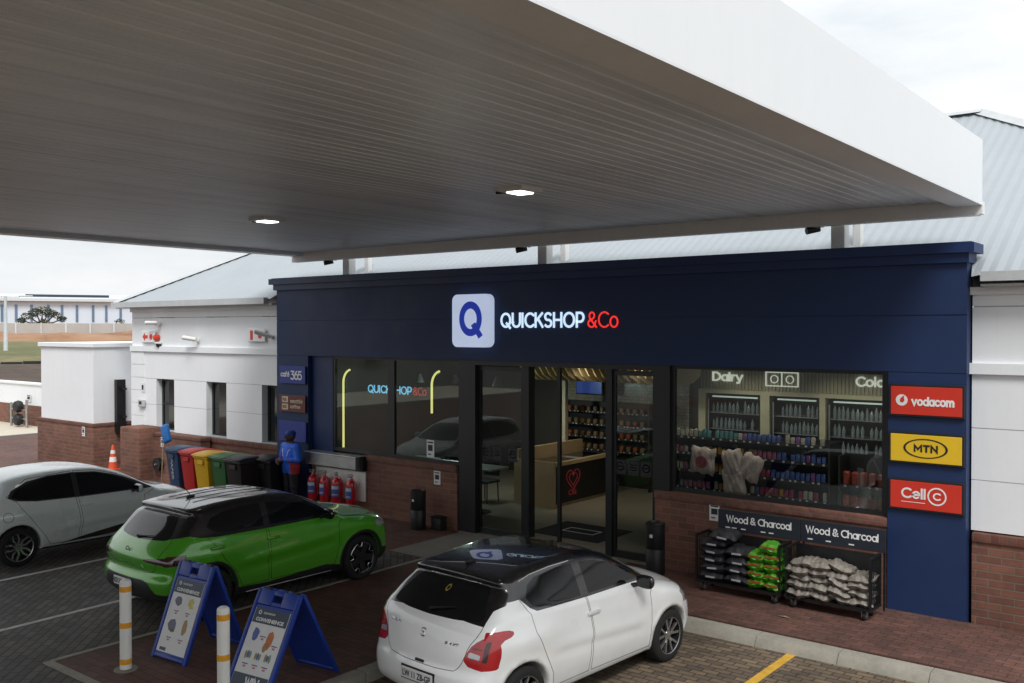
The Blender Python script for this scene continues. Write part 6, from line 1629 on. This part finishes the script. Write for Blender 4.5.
for x,y,l in ((-14.0,15.3,'dark cafe chair behind the pale table'),(-13.1,15.6,'dark cafe chair beside the counter in the left window')):
    t=thing('cafe_chair',l,'chair',(x,y,.05)); m=MB(); m.rbox(x-.22,x+.22,y-.22,y+.22,.47,.53,.02,2); m.build('seat',M['seat'],t)
    m=MB(); m.rbox(x-.21,x+.21,y+.18,y+.22,.6,.98,.015,2); m.build('backrest',M['seat'],t)
    for a in(-1,1):
        for b in(-1,1): m=MB(); m.cyl((x+a*.19,y+b*.19,.05),(x+a*.18,y+b*.18,.47),.014,n=8); m.build('leg',M['blackm'],t)
# faint pendant tubes in the left room
for x,l in ((-15.0,'left'),(-13.9,'middle'),(-12.7,'right')):
    t=thing('pendant_lamp','slim dark pendant lamp, %s one behind the left window'%l,'pendant lamp',(x,15.5,3.3)); m=MB(); m.cyl((x,15.5,3.35),(x,15.5,2.75),.006,n=6); m.build('cord',M['blackm'],t)
    m=MB(); m.lathe([(.03,2.78),(.06,2.72),(.11,2.58),(.10,2.58),(.03,2.7)],(x,15.5,0),n=16,caps=False); m.build('lamp_shade',M['steel'],t,smooth=True)
L=bpy.data.lights.new('cafe_light','POINT'); L.energy=48; L.color=(.80,1,.90); L.shadow_soft_size=.15
lo=bpy.data.objects.new('cafe_light',L); COL.objects.link(lo); lo.location=(-13.9,15.5,2.4)

# ================================================================== ATTENDANT
def seg(P,a,b,ra,rb):
    a=np.array(a);b=np.array(b);d=b-a; t=np.clip(((P-a)@d)/(d@d),0,1); return np.linalg.norm(P-a-t[...,None]*d,axis=-1)-(ra+(rb-ra)*t)
def ell(P,c_,r):
    q=(P-np.array(c_))/np.array(r); k=np.linalg.norm(q,axis=-1); return (k-1)*min(r)
def person_f(P):
    d=smin(ell(P,(0,0,1.0),(.165,.12,.17)),ell(P,(0,.0,1.27),(.185,.12,.24)),.10)
    d=smin(d,seg(P,(-.17,0,1.43),(.17,0,1.43),.062,.062),.07)
    d=smin(d,seg(P,(0,.0,1.44),(0,-.015,1.56),.058,.052),.04)
    for s_ in(-1,1):
        d=smin(d,seg(P,(s_*.10,0,.95),(s_*.11,.0,.50),.095,.062),.05)
        d=smin(d,seg(P,(s_*.11,0,.50),(s_*.12,.02,.09),.062,.042),.03)
        d=smin(d,seg(P,(s_*.12,.03,.05),(s_*.13,-.17,.035),.045,.036),.03)
        el=(s_*.27,-.02,1.14)
        d=smin(d,seg(P,(s_*.20,0,1.42),el,.062,.050),.04)
        hd=(s_*.07,-.24,1.10+.03*s_)
        d=smin(d,seg(P,el,hd,.048,.033),.02)
        pal=(s_*.02,-.27,1.10+.03*s_)
        d=smin(d,seg(P,hd,pal,.034,.036),.02)
        for k in range(4):
            f0=(s_*.0,-.275+.0*k,1.13+.03*s_-.022*k); f1=(-s_*.045,-.285,1.125+.03*s_-.022*k); f2=(-s_*.065,-.262,1.12+.03*s_-.022*k)
            d=np.minimum(d,np.minimum(seg(P,f0,f1,.0105,.0095),seg(P,f1,f2,.0095,.008)))
        d=smin(d,seg(P,(s_*.03,-.28,1.13+.03*s_),(-s_*.0,-.31,1.155+.03*s_),.012,.009),.01)
    h=smin(ell(P,(0,-.01,1.665),(.078,.098,.105)),ell(P,(0,-.035,1.615),(.058,.075,.075)),.04)
    h=smin(h,seg(P,(0,-.105,1.665),(0,-.125,1.64),.010,.016),.02)
    for s_ in(-1,1):
        h=smin(h,ell(P,(s_*.08,.0,1.65),(.012,.022,.032)),.01)
        h=smax(h,-ell(P,(s_*.03,-.115,1.675),(.016,.014,.010)),.01)
    h=smax(h,-ell(P,(0,-.118,1.60),(.022,.008,.004)),.008)
    return smin(d,h,.02)
xs=np.arange(-.40,.40,.0135); ys=np.arange(-.36,.24,.0135); zs_=np.arange(-.03,1.82,.0135)
X,Y,Z=np.meshgrid(xs,ys,zs_,indexing='ij'); F=person_f(np.stack([X,Y,Z],-1)); V,Q=surface_nets(F,(xs[0],ys[0],zs_[0]),.0135); V=project(person_f,V,2)
Nn=grad(person_f,V,.004); Nn/=np.maximum(np.linalg.norm(Nn,axis=1),1e-9)[:,None]
M['skin']=paint('skin',(.075,.035,.022),.5,var=.1,scale=10,world=False)
M['jacket']=paint('blue_jacket',(.02,.13,.68),.65,var=.2,scale=9,world=False,bmp=.5,bscale=18)
M['jacketred']=paint('red_jacket_panel',(.35,.02,.03),.65,var=.2,scale=9,world=False)
M['trousers']=paint('dark_trousers',(.012,.013,.022),.8,var=.3,scale=9,world=False,bmp=.4,bscale=18)
M['capblue']=paint('blue_cap',(.014,.05,.25),.7,var=.15,scale=12,world=False)
t=thing('person','person in bright blue jacket with red panels and blue cap, hands joined in front','person',(-15.98,12.62,G),None,-.15)
npmesh('body',V,Q,M['skin'],t,Nn)
C_=V[Q].mean(1); z=C_[:,2]; ax=np.abs(C_[:,0])
hand=(C_[:,1]<-.225)&(z<1.2)&(z>1.0)
def cloth(name,mask,off,mat):
    npmesh(name,V+Nn*off,Q[mask],mat,t,Nn)
torso=(z>.80)&(z<1.50)&(~hand); red=torso&(ax>.135)&(z<1.16)&(C_[:,1]>-.16)&(ax<.2)
t.scale=(1.18,1.15,.90)
cloth('jacket',torso&~red,.016,M['jacket']); cloth('jacket_panel',red&(C_[:,0]>0),.017,M['jacketred']); cloth('jacket_panel',red&(C_[:,0]<0),.017,M['jacketred'])
cloth('trousers',(z<.83)&(z>.11),.012,M['trousers']); cloth('shoe',z<.115,.008,M['blackp'])
m=MB(); m.lathe([(.088,1.695),(.092,1.72),(.088,1.75),(.07,1.785),(.035,1.80),(0,1.803)],(0,0,0),n=24,caps=False)
m.v=[(p[0]*.93,p[1]*1.12-.005,p[2]) for p in m.v]; m.add([(-.07,-.09,1.705),(.07,-.09,1.705),(.055,-.17,1.69),(-.055,-.17,1.69),(-.07,-.09,1.695),(.07,-.09,1.695),(.055,-.17,1.682),(-.055,-.17,1.682)],[(0,1,2,3),(7,6,5,4),(0,3,7,4),(3,2,6,7),(2,1,5,6)])
m.build('cap',M['capblue'],t,smooth=True,world=False)
m=MB(); m.tube([(-.155,-.06,1.44),(-.10,-.118,1.33),(-.06,-.128,1.20)],.008,6); m.tube([(.155,-.06,1.44),(.10,-.118,1.33),(.06,-.128,1.20)],.008,6); m.build('jacket_piping',M['paper'],t,smooth=True,world=False)

# ================================================================== BACKGROUND BEYOND THE YARD
def bg(s,tt,z): return Vector((DX*s+DY*tt,DY*s-DX*tt,z))
def bgbox(m,s0,s1,t0,t1,z0,z1):
    P_=[bg(s0,t0,z0),bg(s0,t1,z0),bg(s1,t1,z0),bg(s1,t0,z0),bg(s0,t0,z1),bg(s0,t1,z1),bg(s1,t1,z1),bg(s1,t0,z1)]
    m.add(P_,[(0,3,2,1),(4,5,6,7),(0,1,5,4),(1,2,6,5),(2,3,7,6),(3,0,4,7)])
M['whclad']=paint('warehouse_cladding',(.62,.70,.80),.6,var=.05,scale=.1,streak=.1)
M['whwin']=paint('warehouse_window',(.13,.20,.30),.3,var=.1,scale=.1)
M['whroof']=paint('warehouse_roof',(.60,.64,.68),.5,var=.06,scale=.1)
M['precast']=paint('precast_wall',(.42,.41,.39),.9,var=.12,scale=.3)
M['solar']=paint('solar_panel',(.03,.045,.06),.3)
t=thing('warehouse','long pale blue white warehouse with tall narrow windows beyond the field','warehouse',bg(215,0,3))
ztop=9.6
m=MB(); bgbox(m,200,240,-60,70,2.8,ztop); m.build('wall',M['whclad'],t)
m=MB(); P_=[bg(199,-61,ztop),bg(199,71,ztop),bg(220,71,ztop+1.5),bg(220,-61,ztop+1.5),bg(241,71,ztop),bg(241,-61,ztop)]; m.add(P_,[(0,1,2,3),(3,2,4,5),(0,3,5),(1,4,2)]); bgbox(m,199,199.8,-61,71,ztop-.5,ztop+.02); m.build('roof',M['whroof'],t)
for i in range(50):
    tt=-57+i*2.6+(.25 if i%3==0 else 0)
    m=MB(); bgbox(m,199.85,199.95,tt,tt+.42,ztop-4.4,ztop-1.2); m.build('window',M['whwin'],t)
m=MB(); bgbox(m,206,207,-6,9,ztop+.5,ztop+1.0); m.build('solar_array',M['solar'],t)
t=thing('precast_fence','grey precast concrete boundary fence behind the red soil mounds','fence',bg(150,0,3.2))
for i in range(36):
    tt=-60+i*3.2; 
    m=MB(); bgbox(m,150,150.12,tt+.1,tt+3.1,2.7,4.62); m.build('panel',M['precast'],t)
    m=MB(); bgbox(m,149.9,150.2,tt-.08,tt+.08,2.7,4.70); m.build('fence_post',M['whroof'],t)
t=thing('silt_fence','black plastic silt fence strip along the lower edge of the grass','silt fence',bg(60,0,2))
m=MB(); tt=-40
while tt<3.4:
    w_=rr.uniform(.8,1.3); m.box(0,0,0,0,0,0) if False else bgbox(m,59.2+rr.uniform(-.1,.1),59.25+rr.uniform(.0,.1),tt,tt+w_,1.2,2.02+rr.uniform(-.12,.1)); tt+=w_+.02
m.build('plastic_sheet',M['blackp'],t)
# trees
M['leaf']=paint('far_leaves',(.050,.070,.042),.8,var=.45,scale=.6)
M['leafl']=paint('far_leaves_light',(.075,.095,.055),.8,var=.4,scale=.6)
M['bark']=paint('bark',(.10,.08,.06),.9,var=.3,scale=2)
def tree(c_,blobs,n,ls,label,trunkr,nm='tree',m1='leaf'):
    t=thing(nm,label,'tree',c_); m=MB(); r=random.Random(len(blobs)*7+n)
    m.cyl(c_+Vector((0,0,-.5)),c_+Vector((0,0,blobs[0][2]*.7)),trunkr,trunkr*.6,8)
    for b in blobs: 
        p=c_+Vector((DY*b[0]+DX*b[1],-DX*b[0]+DY*b[1],b[2])); m.tube([c_+Vector((0,0,blobs[0][2]*.45)),(c_+p)/2+Vector((0,0,.8)),p],[trunkr*.5,trunkr*.35,.08],6)
    m.build('trunk',M['bark'],t)
    for part,mat in ((0,M[m1]),(1,M['leafl'])):
        m=MB()
        for b in blobs:
            for _ in range(int(n*(.65 if part==0 else .35))):
                while True:
                    q=Vector((r.uniform(-1,1),r.uniform(-1,1),r.uniform(-1,1)))
                    if .3<q.length<1: break
                if part==1 and q.z<.1: q.z=abs(q.z)
                p=Vector((b[0]+q.x*b[3],b[1]+q.y*b[3],b[2]+q.z*b[4])); p=c_+Vector((DY*p.x+DX*p.y,-DX*p.x+DY*p.y,p.z))
                u=Vector((r.gauss(0,1),r.gauss(0,1),r.gauss(0,1))).normalized(); v=u.orthogonal().normalized(); s_=ls*r.uniform(.6,1.3)
                m.add([p-u*s_,p+v*s_*.6,p+u*s_,p-v*s_*.6],[(0,1,2,3)])
        m.build('crown',mat,t)
tree(bg(172,-2.6,2.6),[(0,0,4.2,1.5,.75),(-1.9,0,3.3,1.2,.7),(1.8,.3,3.5,1.2,.6),(-.9,0,3.9,1.2,.7),(.9,0,3.9,1.3,.7),(-3.0,0,2.6,.7,.5),(2.9,0,2.8,.8,.5),(.3,-.4,1.9,1.2,.9),(-1.2,0,1.6,.7,.7)],260,.13,'broad flat topped dark tree in front of the warehouse',.35)
tree(bg(156,11.2,3.0),[(0,0,2.4,.8,.7),(.4,0,3.0,.6,.7)],60,.13,'thin pale bare shrub in front of the warehouse',.08,'shrub')
tree(bg(156,8.3,3.0),[(0,0,1.9,.8,.5)],90,.13,'small dark shrub poking over the precast fence',.06,'shrub')
